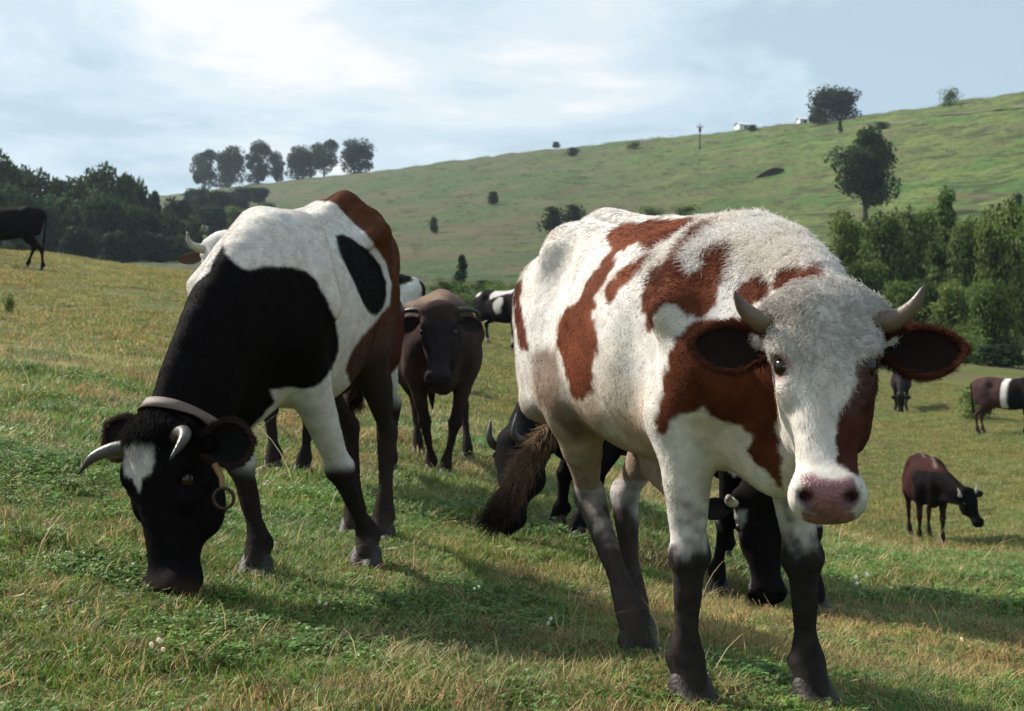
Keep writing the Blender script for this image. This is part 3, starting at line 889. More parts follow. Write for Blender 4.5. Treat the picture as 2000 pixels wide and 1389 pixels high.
        for (ev, ein, rim, rimn, outc, inc, b0, tip, opn, w) in ear_fur:
            m = fs.get("ear_n", 2500)
            i = RNG.integers(0, len(rim) - 1, m); t = RNG.random((m, 1))
            p = rim[i] * (1 - t) + rim[i + 1] * t; d = rimn[i] * (1 - t) + rimn[i + 1] * t
            on = unit(opn)
            jit = RNG.normal(0, 1, (m, 3))
            col_ = np.clip(np.array(fs.get("ear_col", outc)) * (1 + .2 * jit[:, :1]), 0, 1)
            fur_object("ear_hair", root, p + jit * .003, unit_rows(d + .3 * jit), unit_rows(unit(tip - b0) + .5 * d + .3 * on * jit[:, :1]), RNG.uniform(.010, .026, m) * sc, col_, .55, .0009, 4, 0.0)
        # tail switch
        m = fs.get("tail_n", 3500)
        t = RNG.random(m) ** .7 * .42 + .55
        ii = t * (len(tcv) - 1); i0 = np.clip(ii.astype(int), 0, len(tcv) - 2); ff = (ii - i0)[:, None]
        p = tcv[i0] * (1 - ff) + tcv[i0 + 1] * ff; d = unit_rows(tcv[i0 + 1] - tcv[i0])
        rn = unit_rows(RNG.normal(0, 1, (m, 3))); rn = unit_rows(rn - d * (rn * d).sum(1)[:, None])
        r_ = np.interp(t, np.linspace(0, 1, len(tcv)), tr)[:, None]
        cA, cB = np.array(fs.get("tail_cols", tcol)[0]), np.array(fs.get("tail_cols", tcol)[1])
        col_ = cA + (cB - cA) * sstep(.72, .95, t)[:, None]
        col_ = np.clip(col_ * (1 + .35 * RNG.normal(0, 1, (m, 1))), 0.003, 1)
        fur_object("tail_hair", root, p + rn * r_ * .8, rn, d + .25 * RNG.normal(0, 1, (m, 3)), RNG.uniform(.05, .12, m) * sc, col_, .14, .0013, 5, .18)
    return root, dict(loc=loc, wld=wld, B=B, H=H, HM=HM, hs=hs, hv=hv, W2L=W2L, nc=nc, V=V, F=F, N=N)

def unit_rows(A): return A / (np.linalg.norm(A, axis=1)[:, None] + 1e-12)

def uv_ball(c, r, n=12, m=8):
    V = [np.array(c) + (0, 0, r)]; F = []
    for i in range(1, m):
        a = math.pi * i / m
        for k in range(n):
            b = 2 * math.pi * k / n
            V.append(np.array(c) + r * np.array([math.sin(a) * math.cos(b), math.sin(a) * math.sin(b), math.cos(a)]))
    V.append(np.array(c) - (0, 0, r))
    for k in range(n): F.append((0, 1 + k, 1 + (k + 1) % n))
    for i in range(m - 2):
        for k in range(n): F.append((1 + i * n + k, 1 + (i + 1) * n + k, 1 + (i + 1) * n + (k + 1) % n, 1 + i * n + (k + 1) % n))
    e = len(V) - 1
    for k in range(n): F.append((e, 1 + (m - 2) * n + (k + 1) % n, 1 + (m - 2) * n + k))
    return np.array(V), F

def catmull(p, n):
    p = np.asarray(p, float); m = len(p)
    s = np.concatenate([[0], np.cumsum(np.linalg.norm(np.diff(p, axis=0), axis=1))])
    tg = np.gradient(p, s, axis=0)
    x = np.linspace(0, s[-1], n)
    i = np.clip(np.searchsorted(s, x) - 1, 0, m - 2)
    h = (s[i + 1] - s[i])[:, None]; t = ((x - s[i]) / (s[i + 1] - s[i]))[:, None]
    return ((1 + 2 * t) * (1 - t) ** 2) * p[i] + t * (1 - t) ** 2 * h * tg[i] + t * t * (3 - 2 * t) * p[i + 1] + t * t * (t - 1) * h * tg[i + 1]

def make_ear(b0, tip, opn, w, cup):
    ax = tip - b0; L = np.linalg.norm(ax); ax = ax / L
    on = unit(opn - ax * ax.dot(opn)); sd = np.cross(ax, on)
    ns, nt_ = 16, 11
    V = []; inner = []
    s = np.linspace(0, 1, ns)
    prof = w * np.interp(s, [0, .1, .25, .45, .65, .82, .93, 1], [.30, .42, .78, 1.0, .98, .74, .42, .06]) * .5
    th = .0045 + .006 * (1 - s)
    def sheet(off):
        out = []
        for i in range(ns):
            for j in range(nt_):
                t = -1 + 2 * j / (nt_ - 1)
                curlv = cup * w * .5 * (t * t) * (1.5 - s[i]) - .012 * math.sin(math.pi * s[i]) - off * th[i] * (1 - .8 * abs(t) ** 4)
                out.append(b0 + ax * (L * s[i]) + sd * (prof[i] * t) + on * curlv)
        return out
    A = sheet(0); Bk = sheet(1)
    V = np.array(A + Bk); n1 = len(A)
    inner = np.concatenate([np.ones(n1, bool), np.zeros(n1, bool)])
    F = []
    for i in range(ns - 1):
        for j in range(nt_ - 1):
            a = i * nt_ + j
            F.append((a, a + 1, a + nt_ + 1, a + nt_)); F.append((n1 + a, n1 + a + nt_, n1 + a + nt_ + 1, n1 + a + 1))
    for i in range(ns - 1):
        a, b = i * nt_, (i + 1) * nt_
        F.append((a, b, n1 + b, n1 + a))
        a, b = i * nt_ + nt_ - 1, (i + 1) * nt_ + nt_ - 1
        F.append((b, a, n1 + a, n1 + b))
    for j in range(nt_ - 1):
        a = (ns - 1) * nt_ + j
        F.append((a, a + 1, n1 + a + 1, n1 + a))
    r1 = [V[i * nt_] for i in range(ns)]; r2 = [V[i * nt_ + nt_ - 1] for i in range(ns)]
    rim = np.array(r1 + r2[::-1])
    c = b0 + ax * L * .45
    rimn = unit_rows(rim - c + 0 * rim)
    # a dark inside fading to the coat at the rim
    jj = np.tile(np.arange(nt_), ns)
    edge = (np.abs(-1 + 2 * jj / (nt_ - 1)) > .95)
    inner[:n1] &= ~edge
    return V, F, inner, rim, rimn

_hoofs = {}
def hoof_mesh(sc, col, res):
    key = (round(sc, 2), col, res)
    if key in _hoofs: return _hoofs[key]
    g = SDF((-.09 * sc, -.08 * sc, -.02 * sc), (.13 * sc, .08 * sc, .12 * sc), max(.006, res * .5) * sc)
    for sy in (-1, 1):
        g.cone(np.array([-.025, sy * .026, .028]) * sc, np.array([.045, sy * .024, .018]) * sc, .034 * sc, .026 * sc, .012)
        g.cone(np.array([-.02, sy * .022, .07]) * sc, np.array([.02, sy * .026, .03]) * sc, .034 * sc, .032 * sc, .02)
    P0 = g.D
    # flat sole
    ax = g.lo[2] + g.h * np.arange(g.n[2])
    g.D = np.maximum(g.D, (-(ax - .002 * sc))[None, None, :].astype(np.float32))
    V, F = surface_nets(g.D, g.lo, g.h, 2)
    o = mesh_obj("hoof", V, F, MAT_HOOF, None, True, np.tile(np.array(col), (len(V), 1)))
    me = o.data
    bpy.data.objects.remove(o)
    _hoofs[key] = me
    return me

# ---- colours of the coats
WHITE = np.array([.60, .565, .525]); CREAM = np.array([.50, .40, .29]); RED = np.array([.135, .040, .019]); DKRED = np.array([.060, .019, .012])
BLACK = np.array([.0065, .0052, .0055]); DIRT = np.array([.012, .0085, .0075]); PINK = np.array([.235, .095, .098]); TAN = np.array([.30, .19, .10])
def lay(c, f, col): return c + (np.asarray(col) - c) * np.asarray(f)[:, None]

# ------------------------------------------------------------------ the two near animals
# coat maps: outlines of the patches on a plane of each animal's own frame, in 1/700 m
AXES_A = np.array([[-0.902, 0.4316, -0.0029], [0.4316, 0.9021, -0.0], [-0.0026, 0.0013, 1.0]])
PATCH_A = dict(
    back=[(-124,890),(-111,915),(-86,926),(-14,920),(63,910),(55,892),(22,868),(-6,852),(-31,838),(-54,864),(-73,856),(-80,844),(-94,849),(-102,818),(-120,785),(-139,752),(-134,737),(-142,715),(-131,692),(-133,641),(-144,612),(-145,568),(-167,550),(-189,557),(-204,595),(-210,626),(-227,665),(-226,705),(-208,735),(-176,747),(-155,785),(-128,826),(-110,853)],
    streak=[(-119,757),(-108,784),(-79,812),(-49,832),(-19,833),(-38,808),(-66,776),(-86,761),(-107,738)],
    thin=[(28,843),(49,868),(73,883),(97,893),(79,868),(62,856),(45,834),(21,811),(11,819)],
    mid=[(-48,719),(-42,753),(-31,792),(-2,815),(27,826),(35,808),(41,791),(60,793),(71,808),(68,824),(90,839),(126,845),(120,804),(109,770),(96,758),(98,725),(69,705),(40,706),(21,726),(8,732),(-9,723),(-20,706),(-22,683),(-32,679),(-38,693),(-36,714)],
    neck=[(130,766),(166,777),(174,763),(173,734),(141,723),(117,737)],
    shoulder=[(11,647),(21,670),(43,692),(79,705),(164,702),(199,645),(204,563),(189,515),(210,397),(193,408),(183,425),(165,445),(147,470),(157,497),(131,515),(105,522),(79,534),(69,552),(53,540),(33,532),(14,524),(6,499),(-4,489),(-17,498),(-19,518),(-10,553),(-2,593)],
    crest=[(184,749),(185,768),(203,780),(220,788),(230,781),(246,790),(264,790),(256,752),(214,740)],
    face=[(343,644),(316,633),(299,627),(294,611),(296,593),(285,571),(267,544),(255,525),(247,507),(249,489),(268,466),(290,455),(320,461),(343,541)],
    rumpedge=[(-347,813),(-331,813),(-330,797),(-331,766),(-313,726),(-297,650),(-322,651),(-347,726)],
    nose=[(195,435),(204,453),(220,455),(236,449),(260,449),(283,453),(290,437),(282,406),(269,397),(231,394),(211,405),(198,421)],
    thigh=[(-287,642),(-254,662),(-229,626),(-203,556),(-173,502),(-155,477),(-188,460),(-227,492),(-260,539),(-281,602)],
)
AXES_B = np.array([[-0.9522, -0.3047, 0.0225], [-0.3048, 0.9524, 0.0], [0.0214, 0.0069, 0.9997]])
PATCH_B = dict(
    black=[(-175,811),(-167,786),(-149,765),(-129,749),(-111,746),(-93,755),(-63,760),(-15,761),(22,750),(43,731),(60,702),(79,662),(100,619),(107,579),(104,548),(94,517),(70,481),(44,462),(14,456),(-15,463),(-65,459),(-52,428),(-74,407),(-105,374),(-133,338),(-154,326),(-186,370),(-237,371),(-351,347),(-381,430),(-293,452),(-243,550),(-215,658),(-207,730),(-193,779)],
    edge=[(-243,550),(-249,619),(-244,674),(-226,722),(-207,730),(-215,658),(-225,596)],
    side=[(101,856),(119,862),(142,857),(175,837),(207,819),(236,790),(251,746),(253,702),(242,662),(218,645),(194,648),(171,678),(149,727),(124,776),(104,816)],
    rump=[(16,1000),(45,1008),(78,1012),(328,1016),(330,395),(231,396),(179,425),(139,461),(125,501),(143,551),(169,587),(218,633),(261,678),(267,737),(251,796),(229,833),(199,854),(169,888),(141,918),(108,957),(69,974),(35,981)],
    star=[(-392,348),(-359,358),(-311,358),(-313,334),(-310,319),(-319,296),(-339,284),(-345,249),(-353,263),(-361,279),(-381,285),(-383,306)],
)
def coat_map(c, ax): return np.stack([c['V'] @ ax[1], c['V'] @ ax[2]], 1) * 700.0

def paint_A(c):
    W, NW, HQ, BQ, gz = c["W"], c["NW"], c["HQ"], c["BQ"], c["gz"]
    n = len(W)
    nz = fbm(W, 45, 4, 3) - .5; nz2 = fbm(W, 9, 6, 3) - .5
    vis = sstep(.25, .0, c['N'] @ AXES_A[0]); cm = coat_map(c, AXES_A)
    head = (HQ[:, 0] > -.06) & (HQ[:, 0] < .56) & (np.abs(HQ[:, 1]) < .17) & (HQ[:, 2] < .07) & (HQ[:, 2] > -.26)
    col = np.tile(WHITE, (n, 1))
    col = lay(col, .25 * sstep(.1, -.1, nz2), CREAM)
    # lower flank and belly, stained
    f = sstep(.86, .62, BQ[:, 2] + nz2 * .25) * (gz > .5) * (BQ[:, 0] < .42)
    col = lay(col, np.where(head, 0, .75 * f), TAN)
    body = ~head
    for k in ("back", "streak", "thin", "mid", "shoulder", "crest", "neck", "rumpedge"):
        sd = poly_sd(cm, PATCH_A[k]) + nz * 16 + nz2 * 14
        f = sstep(4, -4, sd) * vis * body
        shade = RED if k in ("back", "streak", "thin", "crest") else RED * .55 + DKRED * .45
        cc = shade[None] * (1 + 1.2 * nz2[:, None])
        col = col + (cc - col) * f[:, None]
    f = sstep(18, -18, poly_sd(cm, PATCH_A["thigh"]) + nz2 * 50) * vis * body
    col = lay(col, f * .8, (.10, .055, .03))  # inner thigh: dirty brown tint with shade painted into the coat
    # the far side carries patches of the same kind
    fz = fbm(W, 2.1, 31, 3)
    col = lay(col, (1 - vis) * body * sstep(.53, .57, fz), RED)
    # face
    sd = poly_sd(cm, PATCH_A["face"]) + nz * 10
    fr = np.where(HQ[:, 1] > 0.02, sstep(4, -4, sd), 0) * head
    side = head & (HQ[:, 1] > .075) & (HQ[:, 0] > .12) & (HQ[:, 0] < .43) & (HQ[:, 2] < -.06)
    fr = np.maximum(fr, np.where(side & (vis < .6), 1.0, 0))
    back = (head & ((HQ[:, 0] < .10) & (HQ[:, 2] < -.10)))
    fr = np.maximum(fr, back * .95)
    fr = np.maximum(fr, (head & (HQ[:, 1] < -.06) & (HQ[:, 2] < -.12) & (HQ[:, 0] < .28)) * sstep(.30, .24, HQ[:, 0] + nz * .06))
    col = lay(col, fr, DKRED)
    # shade on the forehead, painted as a grey tint in the curls
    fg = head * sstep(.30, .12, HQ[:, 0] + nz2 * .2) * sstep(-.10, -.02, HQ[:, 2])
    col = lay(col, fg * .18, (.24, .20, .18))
    # pink pad of the nose
    pad = np.maximum(sstep(6, -4, poly_sd(cm, PATCH_A["nose"]) + nz * 6), (np.abs(HQ[:, 1]) < .058) * (HQ[:, 0] > .47) * (HQ[:, 2] < -.03)) * head * (HQ[:, 0] > .43) * (np.abs(HQ[:, 1] + nz * .01) < .060)
    c['nose'] = pad
    col = lay(col, pad, PINK * (1 + .0))
    rimn = np.zeros(n)
    for sy in (-1, 1):
        d = np.linalg.norm((HQ - (.488, sy * .050, -.018)) / (1, 1, 1.4), axis=1)
        rimn = np.maximum(rimn, sstep(.030, .014, d))
    col = lay(col, rimn * .85, (.05, .014, .014))
    # eyelid
    d = np.linalg.norm(HQ - (.160, -.105, -.030), axis=1)
    col = lay(col, sstep(.040, .028, d) * .8, (.17, .06, .05))
    # muddy legs
    legs = gz < .62
    mud = sstep(.57, .39, gz + nz2 * .34 + nz * .14) * legs
    hind = (BQ[:, 0] < .1)
    mud = np.where(hind, sstep(.55, .36, gz + nz2 * .30 + nz * .12), mud)
    col = col + ((DIRT[None] * (1 + 2.2 * np.maximum(nz2, 0) + 1.5 * nz)[:, None] + np.array([.02, .013, .010]) * np.maximum(nz2 * 2, 0)[:, None]) - col) * (mud * .97)[:, None]
    hm = hind & (gz < .72) & legs
    col = lay(col, .25 * hm, (.12, .09, .08))
    # sheath tuft
    return col

def fur_A(P, N, HQ, BQ, gz):
    n = len(P)
    head = (HQ[:, 0] > -.06) & (HQ[:, 0] < .56) & (np.abs(HQ[:, 1]) < .17) & (HQ[:, 2] < .07) & (HQ[:, 2] > -.27)
    L = np.full(n, .0125); lift = np.full(n, .06); curl = np.zeros(n)
    # mane over the withers and neck
    crest = ~head & (BQ[:, 2] > 1.06) & (BQ[:, 0] > .20)
    f = sstep(1.0, 1.20, BQ[:, 2]) * sstep(.12, .38, BQ[:, 0]) * ~head
    L = L + .026 * f; lift = lift + .18 * f; curl = curl + .15 * f
    f = sstep(1.18, 1.26, BQ[:, 2]) * (BQ[:, 0] <= .12)
    L = L + .006 * f
    # curls on the forehead and poll
    f = head * sstep(.24, .08, HQ[:, 0]) * sstep(-.13, -.04, HQ[:, 2]) * sstep(0, 1, sstep(.115, .08, np.abs(HQ[:, 1])) + (HQ[:, 0] < .09))
    L = L + .014 * f; lift = lift + .10 * f; curl = curl + .8 * f
    f = head * sstep(.40, .24, HQ[:, 0]) * sstep(-.10, -.02, HQ[:, 2])
    L = L + .008 * f
    L = np.where(head & (HQ[:, 0] > .38), .010, L)
    # rear edge of the thigh, throat
    L = L + .014 * sstep(-.6, -.72, BQ[:, 0]) * (gz > .6)
    L = np.where(gz < .5, .012, L)
    L = L * RNG.uniform(.6, 1.25, n)
    nose = head & (HQ[:, 0] > .475) & (HQ[:, 2] > -.115)
    eye = np.linalg.norm((HQ - (.160, -.105, -.030)) / (1.3, 1, 1), axis=1) < .040
    keep = ~nose & (gz > .10) & ~eye
    d0 = np.tile(np.array([-.75, 0, -.65]), (n, 1))
    fl = (fbm(P, 3.0, 41, 2) - .5)[:, None] * np.array([1.2, 0, -1.4])
    d0 = d0 + fl
    d0[gz < .55] = (0, 0, -1)
    rnd = RNG.normal(0, 1, (n, 3))
    cr = (crest)[:, None]
    d0 = np.where(cr, d0 * .5 + np.array([-.1, 0, .25]) + rnd * .3, d0)
    def dr(hx, hy, hz):
        d = d0.copy()
        whorl = HQ.copy(); whorl[:, 0] -= .10
        hd = (whorl[:, :1] + .05) * hx + whorl[:, 1:2] * 1.1 * hy
        hd = hd / (np.linalg.norm(hd, axis=1)[:, None] + 1e-6)
        hd = np.where((HQ[:, 0] < .24)[:, None], hd * .7 + .5 * rnd, hd * .4 + hx * .8)
        return np.where(head[:, None], hd, d)
    return L, lift, dr, curl, keep

DEV = 1.0
HORN_A = dict(r=[(.035, -.095, -.045), (.035, -.150, -.040), (.010, -.192, -.015), (-.022, -.212, .01)],
              l=[(.035, .095, -.045), (.040, .155, -.040), (.020, .200, -.015), (-.030, .232, .01)],
              r0=.032, cols=((.085, .058, .040), (.15, .10, .065), (.05, .036, .03)))
EARS_A = dict(r=dict(base=(.095, -.125, -.10), tip=(.075, -.315, -.085), open=(-.05, -.15, 1.0), w=.125, out=tuple(RED * .28), **{"in": (.018, .008, .006)}, cup=.30),
              l=dict(base=(.100, .125, -.10), tip=(.100, .320, -.085), open=(-.05, .15, 1.0), w=.130, out=tuple(RED * .28), **{"in": (.018, .008, .006)}, cup=.30))
TORSO_A = [(-.80, 1.17, 1.00, .045), (-.775, 1.20, .92, .10), (-.70, 1.245, .76, .170), (-.58, 1.275, .66, .205), (-.45, 1.295, .66, .235), (-.30, 1.272, .645, .250),
         (-.10, 1.255, .61, .285), (.10, 1.250, .585, .300), (.28, 1.235, .59, .282), (.42, 1.225, .59, .255), (.54, 1.205, .61, .215), (.66, 1.15, .66, .165), (.76, 1.04, .75, .10)]
HEAD_A = [(-.035, -.03, -.10, .055), (0, .0, -.155, .088), (.06, .012, -.19, .110), (.13, .010, -.225, .120), (.20, .0, -.245, .106), (.27, -.008, -.232, .086),
          (.34, -.016, -.185, .073), (.40, -.016, -.150, .069), (.44, -.010, -.130, .073), (.475, -.014, -.115, .074), (.50, -.030, -.095, .060), (.515, -.048, -.085, .03)]
SPEC_A = dict(cat="young bull", scale=1.04, res=.009 * DEV, fwd=(.34, -.94), at=(.455, 4.57), torso=TORSO_A, long=.98, wide=.98, lift=0.0, pitch=2.0,
              blade=1.15, n0z=.97, neck_ctrl=(.82, 0, 1.0), poll_w=(.712, 3.50, 1.128), hx_w=(-.035, -.22, -.475), hz_w=(-.17, -.95, .44), eye=(.160, .0965, -.036), hscale=.925, head=HEAD_A, lip=.88, chin=(.415, 0, -.120), elb=dict(fl=-.055),
              fr=(.47, 4.02, 0), fl=(.826, 4.20, 0), hr=(.376, 4.60, 0), hl=(.42, 5.12, 0), sheath=True, bony=1.1, neck=1.08,
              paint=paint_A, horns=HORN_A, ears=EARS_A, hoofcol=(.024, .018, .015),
              tail=[(.21, 5.26, 1.33), (.17, 5.36, 1.28), (.15, 5.38, 1.08), (.15, 5.30, .80), (.05, 5.12, .64), (.0, 5.07, .55), (-.06, 5.0, .47)],
              tailcol=((.22, .15, .09), (.03, .02, .016)),
              fur=dict(bright=lambda hq, bq: 1 + .35 * sstep(1.05, 1.2, bq[:, 2]) * sstep(.15, .35, bq[:, 0]) * (hq[:, 0] < -.06), side=AXES_A[0], n=int(260000), field=fur_A, ear_n=3000, ear_col=(.075, .026, .014), tail_n=4200, tail_cols=((.24, .165, .10), (.035, .022, .018)), r=.00085))  # bright: sunlight on the mane put into its hair colour

def paint_B(c):
    W, NW, HQ, BQ, gz = c["W"], c["NW"], c["HQ"], c["BQ"], c["gz"]
    n = len(W)
    nz = fbm(W, 45, 4, 3) - .5; nz2 = fbm(W, 9, 6, 3) - .5
    vis = sstep(.25, .0, c['N'] @ AXES_B[0]); cm = coat_map(c, AXES_B)
    head = (HQ[:, 0] > -.08) & (HQ[:, 0] < .56) & (np.abs(HQ[:, 1]) < .18) & (HQ[:, 2] < .08) & (HQ[:, 2] > -.30)
    col = np.tile(WHITE * .92, (n, 1))
    col = lay(col, .2 * sstep(.1, -.1, nz2), CREAM)
    def put(k, shade, soft=4):
        sd = poly_sd(cm, PATCH_B[k]) + nz * 5 + nz2 * 7
        return sstep(soft, -soft, sd) * vis
    f = put("rump", None)
    rc = np.array([.085, .030, .014])
    low = sstep(.95, .70, BQ[:, 2])
    cc = rc[None] + (np.array([.060, .034, .024]) - rc)[None] * low[:, None]
    col = col + (cc - col) * f[:, None]
    col = lay(col, put("side", None), BLACK)
    col = lay(col, put("edge", None), (.03, .014, .01))
    neck = sstep(.70, .78, BQ[:, 0]) * sstep(1.0, .8, BQ[:, 2])
    fb = put("black", None)
    col = lay(col, fb, BLACK)
    fz = fbm(W, 2.0, 31, 3)
    far = (1 - vis) * (BQ[:, 2] > .55) * (BQ[:, 0] > .2)
    col = lay(col, far * sstep(.42, .46, fz), BLACK)
    # whole neck fore part and head black
    nk = (BQ[:, 0] > .95)
    col = lay(col, nk * 1.0, BLACK)
    col = lay(col, head * 1.0, BLACK)
    st = sstep(4, -4, poly_sd(cm, PATCH_B["star"]) + nz * 8) * head * (HQ[:, 2] > -.09)
    col = lay(col, st, WHITE * .8)
    # muzzle soiled with earth and grass
    mz = head * sstep(.43, .50, HQ[:, 0] + nz * .03) * (HQ[:, 2] > -.10)
    col = lay(col, mz * .6, (.06, .035, .022))
    # legs
    hind = BQ[:, 0] < 0
    right = (BQ[:, 1] < 0) & ~hind
    d = np.where(hind, sstep(.85, .65, gz + nz2 * .1), np.where(right, sstep(.66, .52, gz + nz2 * .1), sstep(.42, .36, gz + nz2 * .08)))
    dc = np.where(right[:, None], np.array([.050, .036, .032]), np.where(hind[:, None], np.array([.035, .025, .021]), np.array([.022, .017, .015])))
    leg = gz < .9
    col = col + (dc - col) * (d * leg * ~head * (BQ[:, 0] < .9))[:, None]
    sole = sstep(.16, .08, gz)
    col = lay(col, sole * .5 * ~head, (.06, .048, .042))
    return col

def fur_B(P, N, HQ, BQ, gz):
    n = len(P)
    head = (HQ[:, 0] > -.08) & (HQ[:, 0] < .56) & (np.abs(HQ[:, 1]) < .18) & (HQ[:, 2] < .08) & (HQ[:, 2] > -.30)
    L = np.full(n, .011); lift = np.full(n, .16); curl = np.zeros(n)
    f = head * sstep(.10, .02, HQ[:, 0]) * sstep(-.16, -.05, HQ[:, 2])
    L = L + .020 * f; lift = lift + .2 * f; curl = curl + .4 * f
    L = L * RNG.uniform(.6, 1.25, n)
    keep = (gz > .10) & ~(head & (HQ[:, 0] > .49))
    d0 = np.tile(np.array([-.75, 0, -.65]), (n, 1)) + (fbm(P, 3.0, 41, 2) - .5)[:, None] * np.array([1.0, 0, -1.2])
    d0[gz < .55] = (0, 0, -1)
    def dr(hx, hy, hz):
        return np.where(head[:, None], hx[None] + RNG.normal(0, .25, (n, 3)), d0)
    return L, lift, dr, curl, keep

HORN_B = dict(r=[(.030, -.085, -.03), (.030, -.145, .0), (.050, -.200, .030), (.090, -.232, .05)],
              l=[(.030, .085, -.03), (.030, .150, .0), (.060, .190, .045), (.125, .180, .10)],
              r0=.027, cols=((.045, .036, .031), (.085, .072, .062), (.010, .008, .008)))
EARS_B = dict(r=dict(base=(.035, -.125, -.11), tip=(-.075, -.255, -.11), open=(.25, .5, .8), w=.135, out=(.035, .022, .018), **{"in": (.014, .009, .008)}, cup=.30),
              l=dict(base=(.055, .130, -.11), tip=(.075, .315, -.12), open=(.2, .2, 1.0), w=.135, out=(.016, .012, .011), **{"in": (.010, .008, .008)}, cup=.20))
TORSO_B = [(-.80, 1.17, 1.00, .045), (-.775, 1.20, .92, .10), (-.70, 1.245, .76, .170), (-.58, 1.275, .66, .205), (-.45, 1.295, .62, .235), (-.30, 1.265, .59, .265),
         (-.10, 1.24, .56, .300), (.10, 1.225, .54, .315), (.28, 1.225, .56, .290), (.42, 1.23, .59, .245), (.54, 1.215, .61, .205), (.66, 1.15, .66, .165), (.76, 1.04, .75, .10)]
def extra_B(g, B, H, sc, HM):
    # shoulder blades standing proud of the lowered withers, the spine and the short ribs behind them
    for sy in (-1, 1):
        g.cone(B(.40, sy * .085, 1.225), B(.50, sy * .17, 1.06), .045 * sc, .05 * sc, .05)
        g.cone(B(-.16, sy * .20, 1.165), B(-.36, sy * .19, 1.18), .03 * sc, .035 * sc, .06)
SPEC_B = dict(cat="cow", scale=1.03, res=.009 * DEV, fwd=(-.17, -.985), at=(-.845, 6.05), pitch=8.5, roll=-8.0, lift=.03, wide=.85, long=.92, torso=TORSO_B, blade=1.22, n0z=1.02,
              poll_w=(-1.160, 4.86, .758), hx_w=(.060, -.11, -.51), hz_w=(-.50, -.84, .12), hscale=1.02, neck=1.08, bony=1.35, extra=extra_B,
              fr=(-.89, 5.34, 0), fl=(-.556, 5.85, 0), hl=(-.561, 6.62, 0), hr=(-.70, 6.75, 0), udder=True,
              paint=paint_B, horns=HORN_B, ears=EARS_B, hoofcol=(.026, .020, .017), tailcol=((.10, .045, .02), (.02, .015, .012)),
              fur=dict(side=AXES_B[0], n=int(170000), field=fur_B, ear_n=3000, ear_col=(.05, .03, .025), tail_n=1500, r=.0008))

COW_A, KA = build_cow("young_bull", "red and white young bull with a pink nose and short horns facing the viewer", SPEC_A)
COW_B, KB = build_cow("cow", "black, white and brown horned cow grazing with a leather collar and hanging ring", SPEC_B)

# ------------------------------------------------------------------ the rest of the herd
def head_mask(HQ): return (HQ[:, 0] > -.08) & (HQ[:, 0] < .56) & (np.abs(HQ[:, 1]) < .18) & (HQ[:, 2] < .08) & (HQ[:, 2] > -.30)
def plain(main, leg=None, scale_noise=.35):
    def f(c):
        n = len(c["W"]); nz = fbm(c["W"], 4, 6, 3) - .5
        col = np.tile(np.array(main), (n, 1)) * (1 + scale_noise * 2 * nz[:, None])
        if leg is not None: col = lay(col, sstep(.62, .45, c["gz"] + nz * .2), leg)
        return col
    return f
def ears_std(out, inn, w=.11, droop=0.0):
    return dict(r=dict(base=(.06, -.125, -.10), tip=(.07 + droop, -.30, -.10), open=(0, -.1, 1), w=w, out=out, **{"in": inn}),
                l=dict(base=(.06, .125, -.10), tip=(.07 + droop, .30, -.10), open=(0, .1, 1), w=w, out=out, **{"in": inn}))
def horns_std(c0, c1, c2, out=.20, up=-.05, fw=.03):
    return dict(r=[(.035, -.09, -.045), (.035, -.14, -.03), (.01, -out * .95, fw * .5), (up, -out, fw)],
                l=[(.035, .09, -.045), (.035, .14, -.03), (.01, out * .95, fw * .5), (up, out, fw)], r0=.03, cols=(c0, c1, c2))
DARKHORN = ((.05, .04, .035), (.04, .032, .028), (.02, .016, .014)); PALEHORN = ((.42, .36, .28), (.45, .39, .30), (.10, .08, .06))
STAND = dict(poll=(1.10, 0, 1.30), hx=(.62, 0, -.78), hz=(.78, 0, .62))
GRAZE = dict(poll=(1.16, 0, .50), hx=(.22, 0, -.97), hz=(.97, 0, .22), neck_ctrl=(.95, 0, .95))

def paint_C(c):
    n = len(c["W"]); H_ = head_mask(c["HQ"]); nz = fbm(c["W"], 2.6, 9, 3)
    col = np.tile(WHITE, (n, 1)); col = lay(col, sstep(.50, .54, nz) * ~H_, DKRED)
    col = lay(col, sstep(.55, .40, c["gz"]) * ~H_, (.022, .017, .016))
    col = lay(col, H_ * (c["HQ"][:, 0] > .30) * sstep(.02, .08, np.abs(c["HQ"][:, 1])), DKRED)
    return col
C_SPEC = dict(cat="cow", scale=1.02, res=.022, fwd=(-.30, -.95), at=(-1.14, 9.53), fr=(-1.40, 8.95, 0), fl=(-1.245, 9.1, 0), poll_w=(-1.64, 8.72, 1.66), hx_w=(.02, -.25, -.97), hz_w=(-.15, -.97, .25),
              paint=paint_C, horns=horns_std(*PALEHORN, .20, -.05, .03), ears=ears_std((.22, .15, .12), (.12, .07, .055), .07))
build_cow("cow", "white faced horned cow half hidden behind the grazing black and white cow", C_SPEC)

